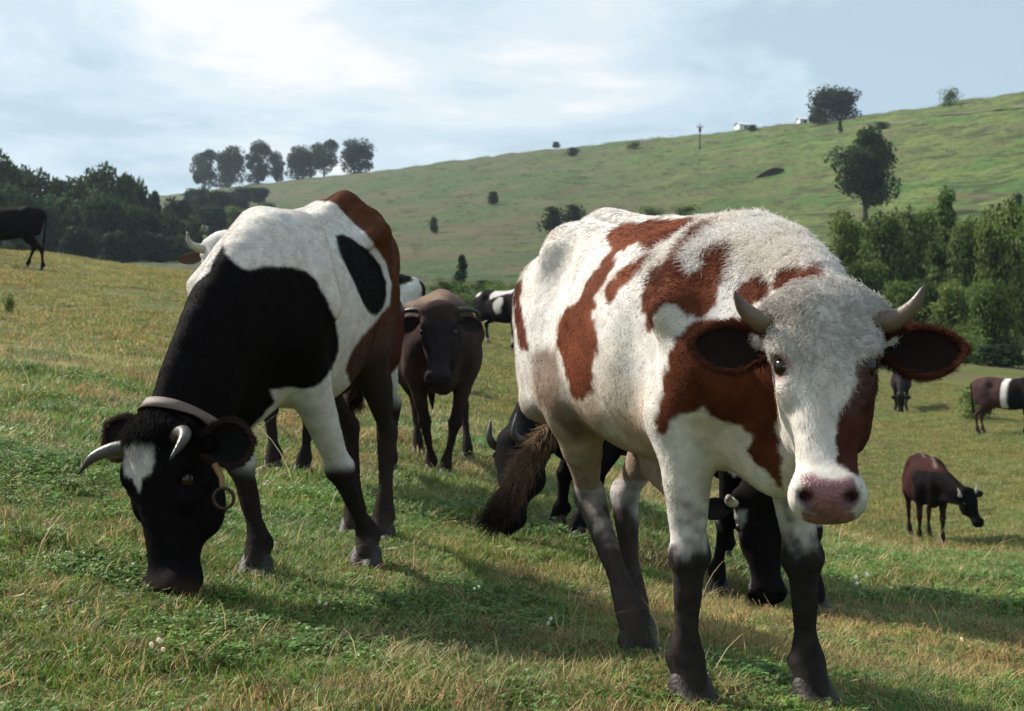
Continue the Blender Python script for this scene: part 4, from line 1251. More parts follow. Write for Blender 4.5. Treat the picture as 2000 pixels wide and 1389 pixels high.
def paint_D(c):
    n = len(c["W"]); H_ = head_mask(c["HQ"]); nz = fbm(c["W"], 5, 6, 3) - .5
    col = np.tile(np.array([.050, .031, .028]), (n, 1)) * (1 + .8 * nz[:, None])
    col = lay(col, H_ * sstep(.05, .12, c["HQ"][:, 0]), (.030, .022, .025))
    col = lay(col, ~H_ * sstep(1.18, 1.26, c["BQ"][:, 2]) * .8, (.20, .14, .10))  # backlight along the withers and back, painted as a pale tan band
    col = lay(col, sstep(.60, .45, c["gz"]) * ~H_, (.026, .017, .016))
    return col
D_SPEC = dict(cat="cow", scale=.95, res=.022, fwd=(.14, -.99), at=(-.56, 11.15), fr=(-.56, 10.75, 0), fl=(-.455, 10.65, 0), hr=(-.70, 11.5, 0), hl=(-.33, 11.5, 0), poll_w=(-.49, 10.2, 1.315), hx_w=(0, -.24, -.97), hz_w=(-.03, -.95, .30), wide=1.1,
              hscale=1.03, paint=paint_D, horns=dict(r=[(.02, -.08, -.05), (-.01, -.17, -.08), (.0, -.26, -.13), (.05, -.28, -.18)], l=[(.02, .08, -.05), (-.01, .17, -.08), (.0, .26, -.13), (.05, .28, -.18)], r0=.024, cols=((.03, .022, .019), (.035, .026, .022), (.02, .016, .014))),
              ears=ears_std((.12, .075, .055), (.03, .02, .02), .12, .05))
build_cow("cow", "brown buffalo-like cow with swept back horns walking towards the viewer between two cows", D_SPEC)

def pied(seed, thr=.5, sc=1.6, back_white=False):
    def f(c):
        n = len(c["W"]); nz = fbm(c["BQ"], sc, seed, 3)
        col = np.tile(BLACK * 1.4, (n, 1)); col = lay(col, sstep(thr, thr + .04, nz), WHITE * .9)
        return lay(col, sstep(.40, .30, c["gz"]), BLACK * 2)
    return f
E_SPEC = dict(cat="cow", scale=.92, res=.03, fwd=(-1, .1), at=(-1.94, 20.3), **GRAZE, paint=pied(3, .60), horns=horns_std(*DARKHORN), ears=ears_std((.02, .016, .016), (.02, .015, .015)))
build_cow("cow", "black and white cow whose back shows above the brown cow, mostly hidden", E_SPEC)
def paint_F(c):
    n = len(c["W"]); nz = fbm(c["BQ"], 2.4, 8, 3)
    col = np.tile(BLACK * 1.5, (n, 1)); col = lay(col, sstep(.62, .66, nz), WHITE * .8)
    return lay(col, sstep(1.02, 1.02, (c["BQ"][:, 2] - .25 * c["BQ"][:, 0]) * .9) * (c["BQ"][:, 0] > -.2), WHITE * .8)
F_SPEC = dict(cat="cow", scale=.98, res=.035, fwd=(.72, -.70), at=(-.20, 33.5), **GRAZE, paint=paint_F, horns=horns_std(*PALEHORN), ears=ears_std((.02, .016, .016), (.02, .015, .015)))
build_cow("cow", "far black and white cow by the bushes left of the red and white bull", F_SPEC)
def paint_G(c):
    n = len(c["W"]); nz = fbm(c["W"], 4, 6, 3) - .5
    col = np.tile(np.array([.008, .007, .008]), (n, 1)) * (1 + nz[:, None])
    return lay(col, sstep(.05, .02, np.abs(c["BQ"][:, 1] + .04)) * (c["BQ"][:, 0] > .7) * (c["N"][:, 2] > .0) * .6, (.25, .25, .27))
G_SPEC = dict(cat="cow", scale=.98, res=.022, fwd=(-.80, -.60), neck=.85, at=(.84, 8.45), fl=(.33, 7.95, 0), fr=(.24, 8.3, 0), hscale=.88, poll_w=(-.035, 7.52, .60), hx_w=(-.08, -.22, -.96), hz_w=(-.85, -.45, .25), neck_ctrl=(.9, 0, .95),
              paint=paint_G, horns=horns_std(*DARKHORN, .15, -.12, .02), ears=ears_std((.02, .016, .016), (.02, .015, .015), .09))
build_cow("cow", "black cow with dark horns grazing behind the tail of the red and white bull", G_SPEC)
def paint_H(c):
    n = len(c["W"]); H_ = head_mask(c["HQ"]); nz = fbm(c["BQ"], 1.9, 23, 3)
    col = np.tile(BLACK * 1.2, (n, 1)); col = lay(col, sstep(.52, .56, nz) * ~H_, WHITE * .9)
    hq = c["HQ"]
    col = lay(col, H_ * sstep(.088, .100, -hq[:, 1] + .02 * np.sin(hq[:, 0] * 20)) * (hq[:, 2] > -.14) * (hq[:, 0] < .45) * (hq[:, 0] > .08), WHITE * .35)
    col = lay(col, ~H_ * sstep(.14, .16, np.abs(c["BQ"][:, 1])) * (c["BQ"][:, 0] > .55) * (c["BQ"][:, 2] < 1.0) * (c["gz"] > .4), WHITE * .8)
    return lay(col, sstep(.45, .35, c["gz"]) * ~H_, BLACK * 2)
H_SPEC = dict(cat="cow", scale=.98, res=.022, fwd=(.05, -1), at=(1.22, 7.85), fr=(1.00, 7.45, 0), fl=(1.45, 7.30, 0), poll_w=(1.155, 7.15, .36), hx_w=(.07, -.06, -1), hz_w=(-.1, -.97, .1), neck_ctrl=(.9, 0, .95),
              paint=paint_H, horns=horns_std(*PALEHORN, .16, .02, .06), ears=ears_std((.02, .016, .016), (.02, .015, .015)))
build_cow("cow", "black cow with a white edged face grazing behind the front legs of the bull", H_SPEC)
def paint_I(c):
    n = len(c["W"]); H_ = head_mask(c["HQ"]); b = c["BQ"]; nz = fbm(b, 3, 6, 3) - .5
    col = np.tile(np.array([.034, .013, .011]), (n, 1)) * (1 + nz[:, None])
    col = lay(col, sstep(.03, .01, np.abs(b[:, 1])) * sstep(1.14, 1.2, b[:, 2]) * .6, (.20, .16, .14))
    col = lay(col, sstep(.30, .55, b[:, 0] + nz * .3) * (b[:, 2] < 1.12), BLACK * 1.4)
    col = lay(col, sstep(.66, .50, b[:, 2]), (.03, .018, .015))
    return lay(col, H_ * 1.0, BLACK)
I_SPEC = dict(cat="cow", scale=.83, res=.028, fwd=(-.10, -.99), at=(5.28, 19.6), poll_w=(5.46, 18.4, -.62), hx_w=(.28, -.30, -.85), hz_w=(.25, -.85, .35), paint=paint_I, horns=horns_std((.45, .42, .36), (.45, .42, .36), (.4, .37, .3), .16, -.07, .02),
              ears=ears_std((.02, .016, .016), (.02, .015, .015)))
build_cow("cow", "small reddish brown cow with a black head standing lower down the slope", I_SPEC)
def paint_J(c):
    b = c["BQ"]; n = len(b); nz = fbm(b, 3, 6, 3) - .5
    col = np.tile(BLACK * 1.4, (n, 1)); col = lay(col, sstep(.0, -.15, b[:, 0]), (.055, .030, .028))
    return lay(col, sstep(.09, .06, np.abs(b[:, 0] - .02 + nz * .06)) * (b[:, 2] > .6), WHITE)
J_SPEC = dict(cat="cow", scale=1.0, res=.035, fwd=(.78, -.62), at=(11.35, 35.2), poll=(1.12, -.05, 1.20), hx=(.70, -.2, -.68), hz=(.68, 0, .70), paint=paint_J, horns=horns_std(*DARKHORN), ears=ears_std((.02, .016, .016), (.02, .015, .015)))
build_cow("cow", "dark cow with a white belt round its middle at the right edge", J_SPEC)
K_SPEC = dict(cat="cow", scale=.95, res=.04, fwd=(-.25, -.97), at=(11.4, 45), **GRAZE, paint=plain((.030, .024, .026), (.012, .010, .010)), horns=horns_std(*DARKHORN), ears=ears_std((.02, .016, .016), (.02, .015, .015)))
build_cow("cow", "far dark cow seen below the bull's ear, grazing near the thicket", K_SPEC)
L_SPEC = dict(cat="cow", scale=.98, res=.035, fwd=(-.99, -.1), at=(-10.75, 32.6), hl=(-.78, .12), hr=(-.42, -.12), fl=(.62, .13), fr=(.36, -.13), **GRAZE, paint=plain((.010, .008, .008), (.016, .009, .008)), horns=horns_std(*DARKHORN), ears=ears_std((.02, .016, .016), (.02, .015, .015)))
build_cow("cow", "black cow walking off at the left edge below the forest", L_SPEC)

# ------------------------------------------------------------------ the collar of the grazing cow
def make_collar(K, idx):
    V = K["V"]; nc = K["nc"]
    c = nc[idx]; t = unit(nc[idx + 1] - nc[idx - 1])
    t = unit(t + np.array([.0, .0, -.15]))
    a = unit(np.cross(t, [0, 0, 1])); b = np.cross(t, a)
    rel = V - c; dt = rel @ t
    r = np.linalg.norm(rel - dt[:, None] * t, axis=1)
    near = (np.abs(dt) < .05) & (r < .19)
    ang = np.arctan2(rel @ b, rel @ a)
    nb = 48; cen = np.linspace(-math.pi, math.pi, nb, endpoint=False)
    prof = np.zeros((3, nb))
    offs = (-.018, 0, .018)
    for q, o in enumerate(offs):
        m = near & (np.abs(dt - o) < .018)
        for i, x in enumerate(cen):
            da = np.abs((ang[m] - x + math.pi) % (2 * math.pi) - math.pi)
            k = da < .16
            prof[q, i] = r[m][k].max() if k.any() else np.nan
        g_ = ~np.isnan(prof[q]); prof[q] = np.interp(cen, cen[g_], prof[q][g_], period=2 * math.pi)
        for _ in range(3): prof[q] = np.maximum(prof[q], (np.roll(prof[q], 1) + np.roll(prof[q], -1)) / 2)
    root = empty("leather_collar", K["wld"](c))
    tag(root, "leather collar with a hanging strap and iron ring round the grazing cow's neck", "collar")
    W = K["wld"]; base = W(c)
    def P(q, i, e): return W(c + t * offs[q] + (prof[q, i % nb] + e) * (a * math.cos(cen[i % nb]) + b * math.sin(cen[i % nb]))) - base
    Vv = []; Ff = []
    for i in range(nb):
        for e in (.003, .009):
            for q in range(3): Vv.append(P(q, i, e))
    for i in range(nb):
        o0, o1 = i * 6, ((i + 1) % nb) * 6
        for q in range(2):
            Ff.append((o0 + 3 + q, o0 + 4 + q, o1 + 4 + q, o1 + 3 + q)); Ff.append((o0 + q, o1 + q, o1 + q + 1, o0 + q + 1))
        Ff.append((o0, o0 + 3, o1 + 3, o1)); Ff.append((o0 + 2, o1 + 2, o1 + 5, o0 + 5))
    m, nt, N, L, bs = new_mat("worn_leather")
    bs.inputs["Base Color"].default_value = (.13, .095, .075, 1); bs.inputs["Roughness"].default_value = .7
    mesh_obj("strap", np.array(Vv), Ff, m, root)
    return root, base, m
def add_pendant(root, base, lm):
    top = np.array([-.925, 4.78, .66]); mid = np.array([-.890, 4.72, .592])
    v, f = tube(np.array([top, top * .6 + mid * .4 + (.012, 0, -.01), mid]) - base, [.011, .010, .008], 8)
    m2, nt, N, L, bs = new_mat("tan_strap"); bs.inputs["Base Color"].default_value = (.20, .10, .035, 1); bs.inputs["Roughness"].default_value = .6
    mesh_obj("hanging_strap", v, f, m2, root)
    m3, nt, N, L, bs = new_mat("dark_iron"); bs.inputs["Base Color"].default_value = (.05, .03, .025, 1); bs.inputs["Roughness"].default_value = .5; bs.inputs["Metallic"].default_value = .6
    R, r = .031, .0055
    V = []; F = []
    for i in range(28):
        A = 2 * math.pi * i / 28
        for k in range(8):
            B_ = 2 * math.pi * k / 8
            x = (R + r * math.cos(B_)) * math.cos(A); z = (R + r * math.cos(B_)) * math.sin(A); y = r * math.sin(B_)
            V.append(mid - base + np.array([x + .004, y, z - R]))
    for i in range(28):
        for k in range(8): F.append((i * 8 + k, i * 8 + (k + 1) % 8, ((i + 1) % 28) * 8 + (k + 1) % 8, ((i + 1) % 28) * 8 + k))
    mesh_obj("ring", np.array(V), F, m3, root)
_col, _cb, _lm = make_collar(KB, 10)
add_pendant(_col, _cb, _lm)

# ------------------------------------------------------------------ trees and bushes
def leaf_mat(name):
    m, nt, N, L, b = new_mat(name)
    a = N.new("ShaderNodeAttribute"); a.attribute_name = "Col"
    oi = N.new("ShaderNodeObjectInfo")
    mr = N.new("ShaderNodeMapRange"); mr.inputs["To Min"].default_value = .8; mr.inputs["To Max"].default_value = 1.2
    L.new(oi.outputs["Random"], mr.inputs["Value"])
    vm = N.new("ShaderNodeVectorMath"); vm.operation = 'SCALE'
    L.new(a.outputs["Color"], vm.inputs[0]); L.new(mr.outputs[0], vm.inputs["Scale"])
    L.new(vm.outputs[0], b.inputs["Base Color"]); b.inputs["Roughness"].default_value = .65; b.inputs["Specular IOR Level"].default_value = .06
    t = N.new("ShaderNodeBsdfTranslucent"); L.new(vm.outputs[0], t.inputs["Color"])
    mix = N.new("ShaderNodeMixShader"); mix.inputs[0].default_value = .42
    L.new(b.outputs[0], mix.inputs[1]); L.new(t.outputs[0], mix.inputs[2])
    L.new(mix.outputs[0], N["Material Output"].inputs["Surface"])
    return m
MAT_LEAF = leaf_mat("leaves")
MAT_BARK, _nt, _N, _L, _b = new_mat("bark")
_nz = _N.new("ShaderNodeTexNoise"); _nz.inputs["Scale"].default_value = 6; _cr = _N.new("ShaderNodeValToRGB")
_cr.color_ramp.elements[0].color = (.03, .022, .016, 1); _cr.color_ramp.elements[1].color = (.10, .08, .06, 1)
_L.new(_nz.outputs["Fac"], _cr.inputs["Fac"]); _L.new(_cr.outputs["Color"], _b.inputs["Base Color"]); _b.inputs["Roughness"].default_value = .9

def crown_data(seed, h, w, base, nlobe, nleaf, leaf, colour, shape="round"):
    rg = np.random.default_rng(seed)
    lob = []
    for i in range(nlobe):
        z = rg.uniform(0, 1); 
        if shape == "round": rad = math.sin(math.pi * (.12 + .80 * z)) ** .7
        elif shape == "cone": rad = max(.06, 1.0 - z) ** .9
        else: rad = .55 + .45 * math.sin(math.pi * (.05 + .75 * z))
        a = rg.uniform(0, 2 * math.pi); q = math.sqrt(rg.uniform(.05, 1)) * .72
        c = np.array([math.cos(a) * q * rad * w / 2, math.sin(a) * q * rad * w / 2, base + (h - base) * (.10 + .80 * z)])
        s = (.12 + .22 * rg.random()) * w * (.55 + .45 * rad) * (1.0 if nlobe > 20 else 1.15)
        lob.append((c, np.array([s, s, s * rg.uniform(.6, .95)])))
    k = rg.integers(0, nlobe, nleaf)
    C = np.array([l[0] for l in lob])[k]; R = np.array([l[1] for l in lob])[k]
    d = unit_rows(rg.normal(0, 1, (nleaf, 3)))
    rr = 1 - rg.random((nleaf, 1)) ** 2 * .55
    P = C + d * R * rr + rg.normal(0, .05, (nleaf, 3)) * R
    P[:, 2] = np.maximum(P[:, 2], base * .6 + .1)
    nrm = unit_rows(d + rg.normal(0, .7, (nleaf, 3)))
    t = unit_rows(np.cross(nrm, rg.normal(0, 1, (nleaf, 3)))); b = np.cross(nrm, t)
    s = leaf * rg.uniform(.6, 1.3, (nleaf, 1))
    V = np.stack([P - t * s, P + b * s * .55 - nrm * s * .15, P + t * s, P - b * s * .55 - nrm * s * .15], 1).reshape(-1, 3)
    F = np.arange(nleaf * 4).reshape(-1, 4)
    lc = np.array([1 + .30 * rg.normal() for _ in range(nlobe)])[k]
    base_c = np.array(colour)
    col = base_c[None] * np.clip(lc * rg.uniform(.7, 1.35, nleaf), .4, 1.9)[:, None]
    col = col * (1 + rg.normal(0, .10, (nleaf, 3)))
    return V, F, np.repeat(np.clip(col, .003, 1), 4, axis=0), lob

def trunk_data(seed, h, r, lobes, lean=0.0):
    rg = np.random.default_rng(seed + 5)
    top = np.array([lean * h * .3 + rg.normal(0, .03) * h, rg.normal(0, .03) * h, h * .72])
    mid = np.array([rg.normal(0, .02) * h, rg.normal(0, .02) * h, h * .35])
    VV = []; FF = []; o = 0
    pts = catmull(np.array([[0, 0, -.3], mid, top]), 9)
    v, f = tube(pts, np.linspace(r * 1.15, r * .35, 9), 7); v[:7, :2] *= 1.25
    VV.append(v); FF += [tuple(np.array(q) + o) for q in f]; o += len(v)
    for i in range(min(7, len(lobes))):
        c = lobes[i][0]; z = min(max(c[2] * .55, h * .22), h * .6)
        s = pts[np.argmin(np.abs(pts[:, 2] - z))]
        v, f = tube(bez(s, (s + c) / 2 + (0, 0, .05 * h), c, 5), np.linspace(r * .45, r * .10, 5), 5)
        VV.append(v); FF += [tuple(np.array(q) + o) for q in f]; o += len(v)
    return np.concatenate(VV), FF

_kinds = {}
def tree_kind(key, seed, h, w, base, nlobe, nleaf, leaf, colour, shape="round", trunk_r=.2):
    V, F, c, lob = crown_data(seed, h, w, base, nlobe, nleaf, leaf, colour, shape)
    a = mesh_obj("crown", V, F, MAT_LEAF, None, False, c); cm = a.data; bpy.data.objects.remove(a)
    tv, tf = trunk_data(seed, h, trunk_r, lob)
    a = mesh_obj("trunk", tv, tf, MAT_BARK); tm = a.data; bpy.data.objects.remove(a)
    _kinds[key] = (cm, tm, h, w)
def plant(key, u, d, hpx=None, wpx=None, name="tree", label="", cat="tree", group=None, rz=None, vbase=None, vh=None):
    """a tree standing on the terrain in the direction seen at column u, d metres off; hpx, wpx = its seen size"""
    cm, tm, h, w = _kinds[key]
    if vh is not None: d = hit(u, vh) or d
    p = at_px(u, d, .05)
    if vbase is not None:
        # measured foot height (it stands on rough ground hidden from view)
        p.z = min(p.z, CAM_H + (694.5 - vbase) / FPX * d)
    o = empty(name, p, random.uniform(0, 6.28) if rz is None else rz)
    tag(o, label, cat, group)
    sz = (hpx / FPX * d) / h if hpx else 1.0
    sx = (wpx / FPX * d) / w if wpx else sz
    o.scale = (sx, sx, sz)
    for nm, me in (("crown", cm), ("trunk", tm)):
        c = bpy.data.objects.new(nm, me); COL.objects.link(c); c.parent = o
    return o

G1, G2, G3, G4 = (.034, .058, .022), (.085, .130, .034), (.021, .040, .019), (.125, .170, .042)
tree_kind("oak_a", 1, 12, 11, .3, 17, 5200, .42, G3, "oval", .38)
tree_kind("oak_b", 2, 12, 10, .2, 14, 5000, .42, G3, "oval", .36)
tree_kind("oak_c", 13, 13, 9, .2, 16, 5000, .40, G3, "oval", .34)
tree_kind("forest_a", 4, 15, 11, 1.0, 40, 5200, .55, G1, "oval", .35)
tree_kind("forest_b", 5, 15, 10, 1.0, 36, 5000, .55, G3, "oval", .35)
tree_kind("conifer", 6, 14, 6, .8, 34, 3200, .40, G3, "cone", .25)
tree_kind("big_oak", 7, 12, 9, 2.0, 27, 8500, .26, G1, "round", .34)
tree_kind("bush_a", 8, 8, 5.5, .3, 30, 6500, .21, G4, "oval", .12)
tree_kind("bush_b", 9, 8, 6.5, .3, 32, 7000, .21, G2, "oval", .12)
tree_kind("bush_c", 10, 9, 4.0, .3, 30, 6000, .20, G2, "cone", .12)
tree_kind("shrub", 11, 2.5, 3.2, .1, 16, 1500, .12, G2, "oval", .05)
tree_kind("dark_shrub", 26, 2.5, 2.6, .0, 20, 1500, .15, G1, "round", .05)

FOREST = "trees of the dark forest at the left"
fl_ = [  # u, d, crown top v, crown width px, kind
    (-70, 205, 290, 130, "forest_b"), (-5, 215, 303, 95, "forest_a"), (38, 225, 322, 80, "forest_b"), (85, 222, 338, 85, "forest_a"), (128, 232, 345, 75, "forest_b"),
    (172, 226, 336, 80, "forest_a"), (215, 220, 327, 95, "forest_a"), (255, 235, 345, 70, "forest_b"), (282, 240, 365, 60, "forest_a"), (304, 236, 357, 44, "conifer"), (345, 246, 385, 62, "forest_b"),
    (20, 190, 365, 90, "forest_a"), (75, 192, 385, 85, "forest_b"), (120, 198, 380, 80, "forest_a"), (165, 195, 392, 85, "forest_b"), (205, 190, 378, 85, "forest_b"), (245, 198, 395, 75, "forest_a"), (285, 205, 405, 70, "forest_b"), (322, 212, 415, 60, "forest_a"), (368, 226, 425, 62, "forest_a"),
    (-40, 185, 360, 110, "forest_a"), (45, 172, 430, 70, "forest_a"), (150, 176, 440, 70, "forest_b"), (230, 180, 450, 60, "forest_b"), (300, 188, 455, 60, "forest_b"), (350, 196, 460, 60, "forest_a")]
ORD = ["leftmost", "second", "third", "fourth", "fifth", "sixth", "seventh", "eighth", "ninth", "tenth", "eleventh", "twelfth"]
def nth(i): return ORD[i] if i == 0 else ORD[i] + " from the left"
back = sorted(t for t in fl_[:11]); front = sorted(t for t in fl_[11:20]); low = sorted(t for t in fl_[20:])
for rowname, lst in (("tall tree along the top line of the dark left forest", back), ("dense dark tree in the middle of the left forest", front), ("low dark tree at the foot of the left forest", low)):
    for i, (u, d, vt, w, k) in enumerate(lst):
        con = k == "conifer"
        plant(k, u, d, 545 - vt, w, "conifer_tree" if con else "forest_tree", "pointed conifer rising from the right end of the left forest" if con else rowname + ", " + nth(i), "tree", FOREST, vbase=545)
ROW = "trees in the row on the skyline"
row = [(399, 618, 318, 392, 54, "oak_b", "leftmost round tree of the skyline row"), (448, 606, 300, 378, 58, "oak_a", "second tree of the skyline row from its left end"),
       (505, 596, 291, 366, 52, "oak_c", "third tree of the skyline row, tall and upright"), (540, 590, 298, 352, 30, "oak_c", "narrow tree close beside the third tree of the skyline row"),
       (591, 580, 290, 352, 62, "oak_a", "wide low crowned tree in the middle of the skyline row"), (633, 574, 275, 340, 52, "oak_b", "tall tree merging into the wide one in the skyline row"),
       (699, 562, 273, 336, 64, "oak_a", "rightmost tree of the skyline row standing alone")]
for u, d, vt, vb, w, k, lab in row:
    plant(k, u, d, (vb - vt) * 1.06, w * 1.02, "skyline_tree", lab, "tree", ROW)
WOOD = "scattered trees on the slope under the skyline row"
for i, (u, d, h, w, k) in enumerate(sorted([(400, 330, 80, 55, "forest_a"), (432, 360, 62, 50, "forest_b"), (470, 400, 50, 48, "forest_a"), (415, 280, 70, 60, "forest_b"), (455, 300, 55, 55, "bush_b"), (505, 430, 34, 44, "forest_b"), (380, 420, 50, 44, "forest_b"), (520, 350, 34, 40, "bush_b")])):
    plant(k, u, d, h, w, "slope_tree", "dark tree on the slope under the skyline row, " + nth(i), "tree", WOOD)
plant("oak_a", 1634, 372, 68, 98, "hill_tree", "broad dark tree standing against the sky on the right hilltop", "tree", vh=236)
plant("dark_shrub", 1600, 374, 32, 50, "shrub", "dark bush touching the left side of the hilltop tree", "bush")
plant("shrub", 1853, 352, 33, 44, "shrub", "round green bush alone on the right skyline", "bush")
plant("big_oak", 1690, 165, 182, 145, "oak_tree", "large dark tree with a bare trunk halfway up the right slope", "tree", rz=1.0, vh=432)
plant("conifer", 1641, 300, 34, 12, "sapling", "thin sapling just below the hilltop tree", "tree", vh=262)
plant("dark_shrub", 1720, 290, 16, 34, "shrub", "flat dark bush above the large tree on the slope", "bush", vh=254)
THK = "bushy trees of the thicket at the right"
thk = [(1648, 100, 225, 100, "bush_a", "pale green bushy tree at the left end of the right thicket"), (1738, 96, 235, 120, "bush_b", "rounded bushy tree in the thicket right of the bull's horn"),
       (1796, 104, 235, 105, "bush_b", "dense green bushy tree in the middle of the thicket"), (1848, 98, 300, 100, "bush_c", "tallest pointed tree in the right thicket"),
       (1905, 92, 250, 110, "bush_b", "dark bushy tree in the thicket below the tall pointed one"), (1955, 90, 290, 105, "bush_a", "light green tree of the thicket near the right edge"),
       (2010, 88, 300, 110, "bush_b", "bushy tree of the thicket cut by the right edge"), (1690, 92, 150, 90, "bush_b", "low bush in front of the thicket behind the bull's horn"),
       (1780, 82, 140, 100, "bush_b", "low dark bush before the middle of the thicket"), (1860, 80, 150, 100, "bush_a", "low leafy bush before the right part of the thicket"),
       (1945, 76, 170, 110, "bush_b", "low dark bush at the right front of the thicket"), (1620, 110, 120, 60, "dark_shrub", "dark shrub behind the bull's shaggy neck")]
for u, d, h, w, k, lab in thk:
    plant(k, u, d, h, w, "bushy_tree", lab, "tree", THK)
for u, d, h, w, k, lab, vh in [(1086, 470, 13, 18, "dark_shrub", "tiny dark bush on the skyline in the middle", 290), (1118, 430, 18, 28, "dark_shrub", "small bush just under the middle of the skyline", 306),
                           (848, 250, 32, 20, "dark_shrub", "small dark bush low on the left part of the hillside", 456), (963, 300, 26, 26, "dark_shrub", "dark bush in the middle of the brownish hillside", 400),
                           (902, 125, 72, 36, "conifer", "small pointed tree in the valley behind the brown cow", 562), (1078, 150, 52, 50, "dark_shrub", "dark round bush behind the bull's hips", 456),
                           (1118, 155, 40, 50, "dark_shrub", "low dark bush just above the bull's back", 440), (1270, 190, 22, 60, "shrub", "low bush showing over the bull's back", 428),
                           (1340, 185, 24, 60, "shrub", "second low bush showing over the bull's back", 424), (1990, 170, 50, 30, "dark_shrub", "dark shrub on the slope at the right edge", 430),
                           (1905, 40, 62, 90, "shrub", "leafy bush left of the belted cow", None), (1235, 400, 12, 40, "shrub", "low bush below the skyline right of the middle", 291),
                           (1470, 392, 13, 26, "dark_shrub", "dark bush beside the white shed on the skyline", 248)]:
    plant(k, u, d, h, w, "shrub", lab, "bush", vh=vh)
plant("shrub", 16, 21, 42, 30, "thistle", "dark leafy weed standing in the straw coloured grass at the left edge", "weed")
VAL = "low bushes along the valley bottom"
rv = np.random.default_rng(5)
for i in range(26):
    u = rv.uniform(750, 1060); d = rv.uniform(62, 120)
    plant("shrub" if rv.random() < .75 else "dark_shrub", u, d, rv.uniform(26, 60) * 70 / d, rv.uniform(50, 110) * 70 / d, "valley_bush", "low bush in the green thicket along the valley bottom", "bush", VAL)
for i in range(16):
    u = rv.uniform(1640, 2080); d = rv.uniform(58, 80)
    plant("shrub" if rv.random() < .75 else "dark_shrub", u, d, rv.uniform(36, 76) * 70 / d, rv.uniform(60, 120) * 70 / d, "valley_bush", "low bush at the foot of the right thicket", "bush", "low bushes before the right thicket")

# ------------------------------------------------------------------ small things on the hill
def build_pole():
    p = at_px(1367, hit(1367, 292) or 330)
    o = empty("utility_pole", p); tag(o, "thin dark utility pole on the middle of the hillside", "pole")
    m, nt, N, L, b = new_mat("old_wood"); b.inputs["Base Color"].default_value = (.05, .042, .036, 1); b.inputs["Roughness"].default_value = .9
    v, f = tube([(0, 0, -.4), (0, 0, 2.9), (0, 0, 6.0)], [.17, .14, .11], 8); mesh_obj("mast", v, f, m, o)
    v, f = tube([(-.8, 0, 5.2), (.8, 0, 5.2)], [.09, .09], 6); mesh_obj("crossarm", v, f, m, o)
    for x in (-.65, 0, .65):
        v, f = tube([(x, 0, 5.29), (x, 0, 5.62)], [.07, .05], 6); mesh_obj("insulator", v, f, m, o)
    v, f = tube([(0, -.2, 4.1), (0, -.2, 5.0)], [.34, .34], 8); mesh_obj("transformer_box", v, f, m, o)
build_pole()
def build_shed(u, d, w, l, h, label, rz, v):
    p = at_px(u, hit(u, v) or d, .2)
    o = empty("white_shed", p, rz); tag(o, label, "shed")
    m, nt, N, L, b = new_mat("whitewash"); b.inputs["Base Color"].default_value = (.8, .8, .8, 1); b.inputs["Roughness"].default_value = .7
    m2, nt, N, L, b = new_mat("pale_roof"); b.inputs["Base Color"].default_value = (.7, .7, .72, 1); b.inputs["Roughness"].default_value = .5
    m3, nt, N, L, b = new_mat("dark_opening"); b.inputs["Base Color"].default_value = (.03, .03, .035, 1)
    x, y = w / 2, l / 2
    V = [(-x, -y, 0), (x, -y, 0), (x, y, 0), (-x, y, 0), (-x, -y, h), (x, -y, h), (x, y, h), (-x, y, h), (-x, 0, h * 1.35), (x, 0, h * 1.35)]
    F = [(0, 1, 5, 4), (2, 3, 7, 6), (1, 2, 6, 9, 5), (3, 0, 4, 8, 7)]
    mesh_obj("wall", V, F, m, o, False)
    e = .25
    R = []
    Fq = []
    for sy in (-1, 1):
        b0 = len(R)
        for zz in (0, .08):
            R += [(-x - e, sy * (y + e), h - e * .3 + zz), (x + e, sy * (y + e), h - e * .3 + zz), (x + e, 0, h * 1.35 + .03 + zz), (-x - e, 0, h * 1.35 + .03 + zz)]
        q = [b0 + i for i in range(8)]
        Fq += [(q[0], q[1], q[2], q[3]), (q[4], q[7], q[6], q[5]), (q[0], q[4], q[5], q[1]), (q[1], q[5], q[6], q[2]), (q[3], q[2], q[6], q[7]), (q[0], q[3], q[7], q[4])]
    mesh_obj("roof", R, Fq, m2, o, False)
    V = [(a * .35 + c, -y - .03 + bb, zz) for a in (-1, 1) for bb in (0, .02) for zz in (.0, h * .75) for c in (w * .15,)]
    mesh_obj("door", V, [(0, 1, 5, 4), (2, 6, 7, 3), (0, 2, 3, 1), (4, 5, 7, 6), (1, 3, 7, 5), (0, 4, 6, 2)], m3, o, False)
build_shed(1448, 414, 3.0, 2.4, 1.5, "tiny white shed on the skyline right of the pole", .5, 249)
build_shed(1567, 396, 2.2, 1.8, 1.1, "smaller white shed near the hilltop tree", .3, 238)

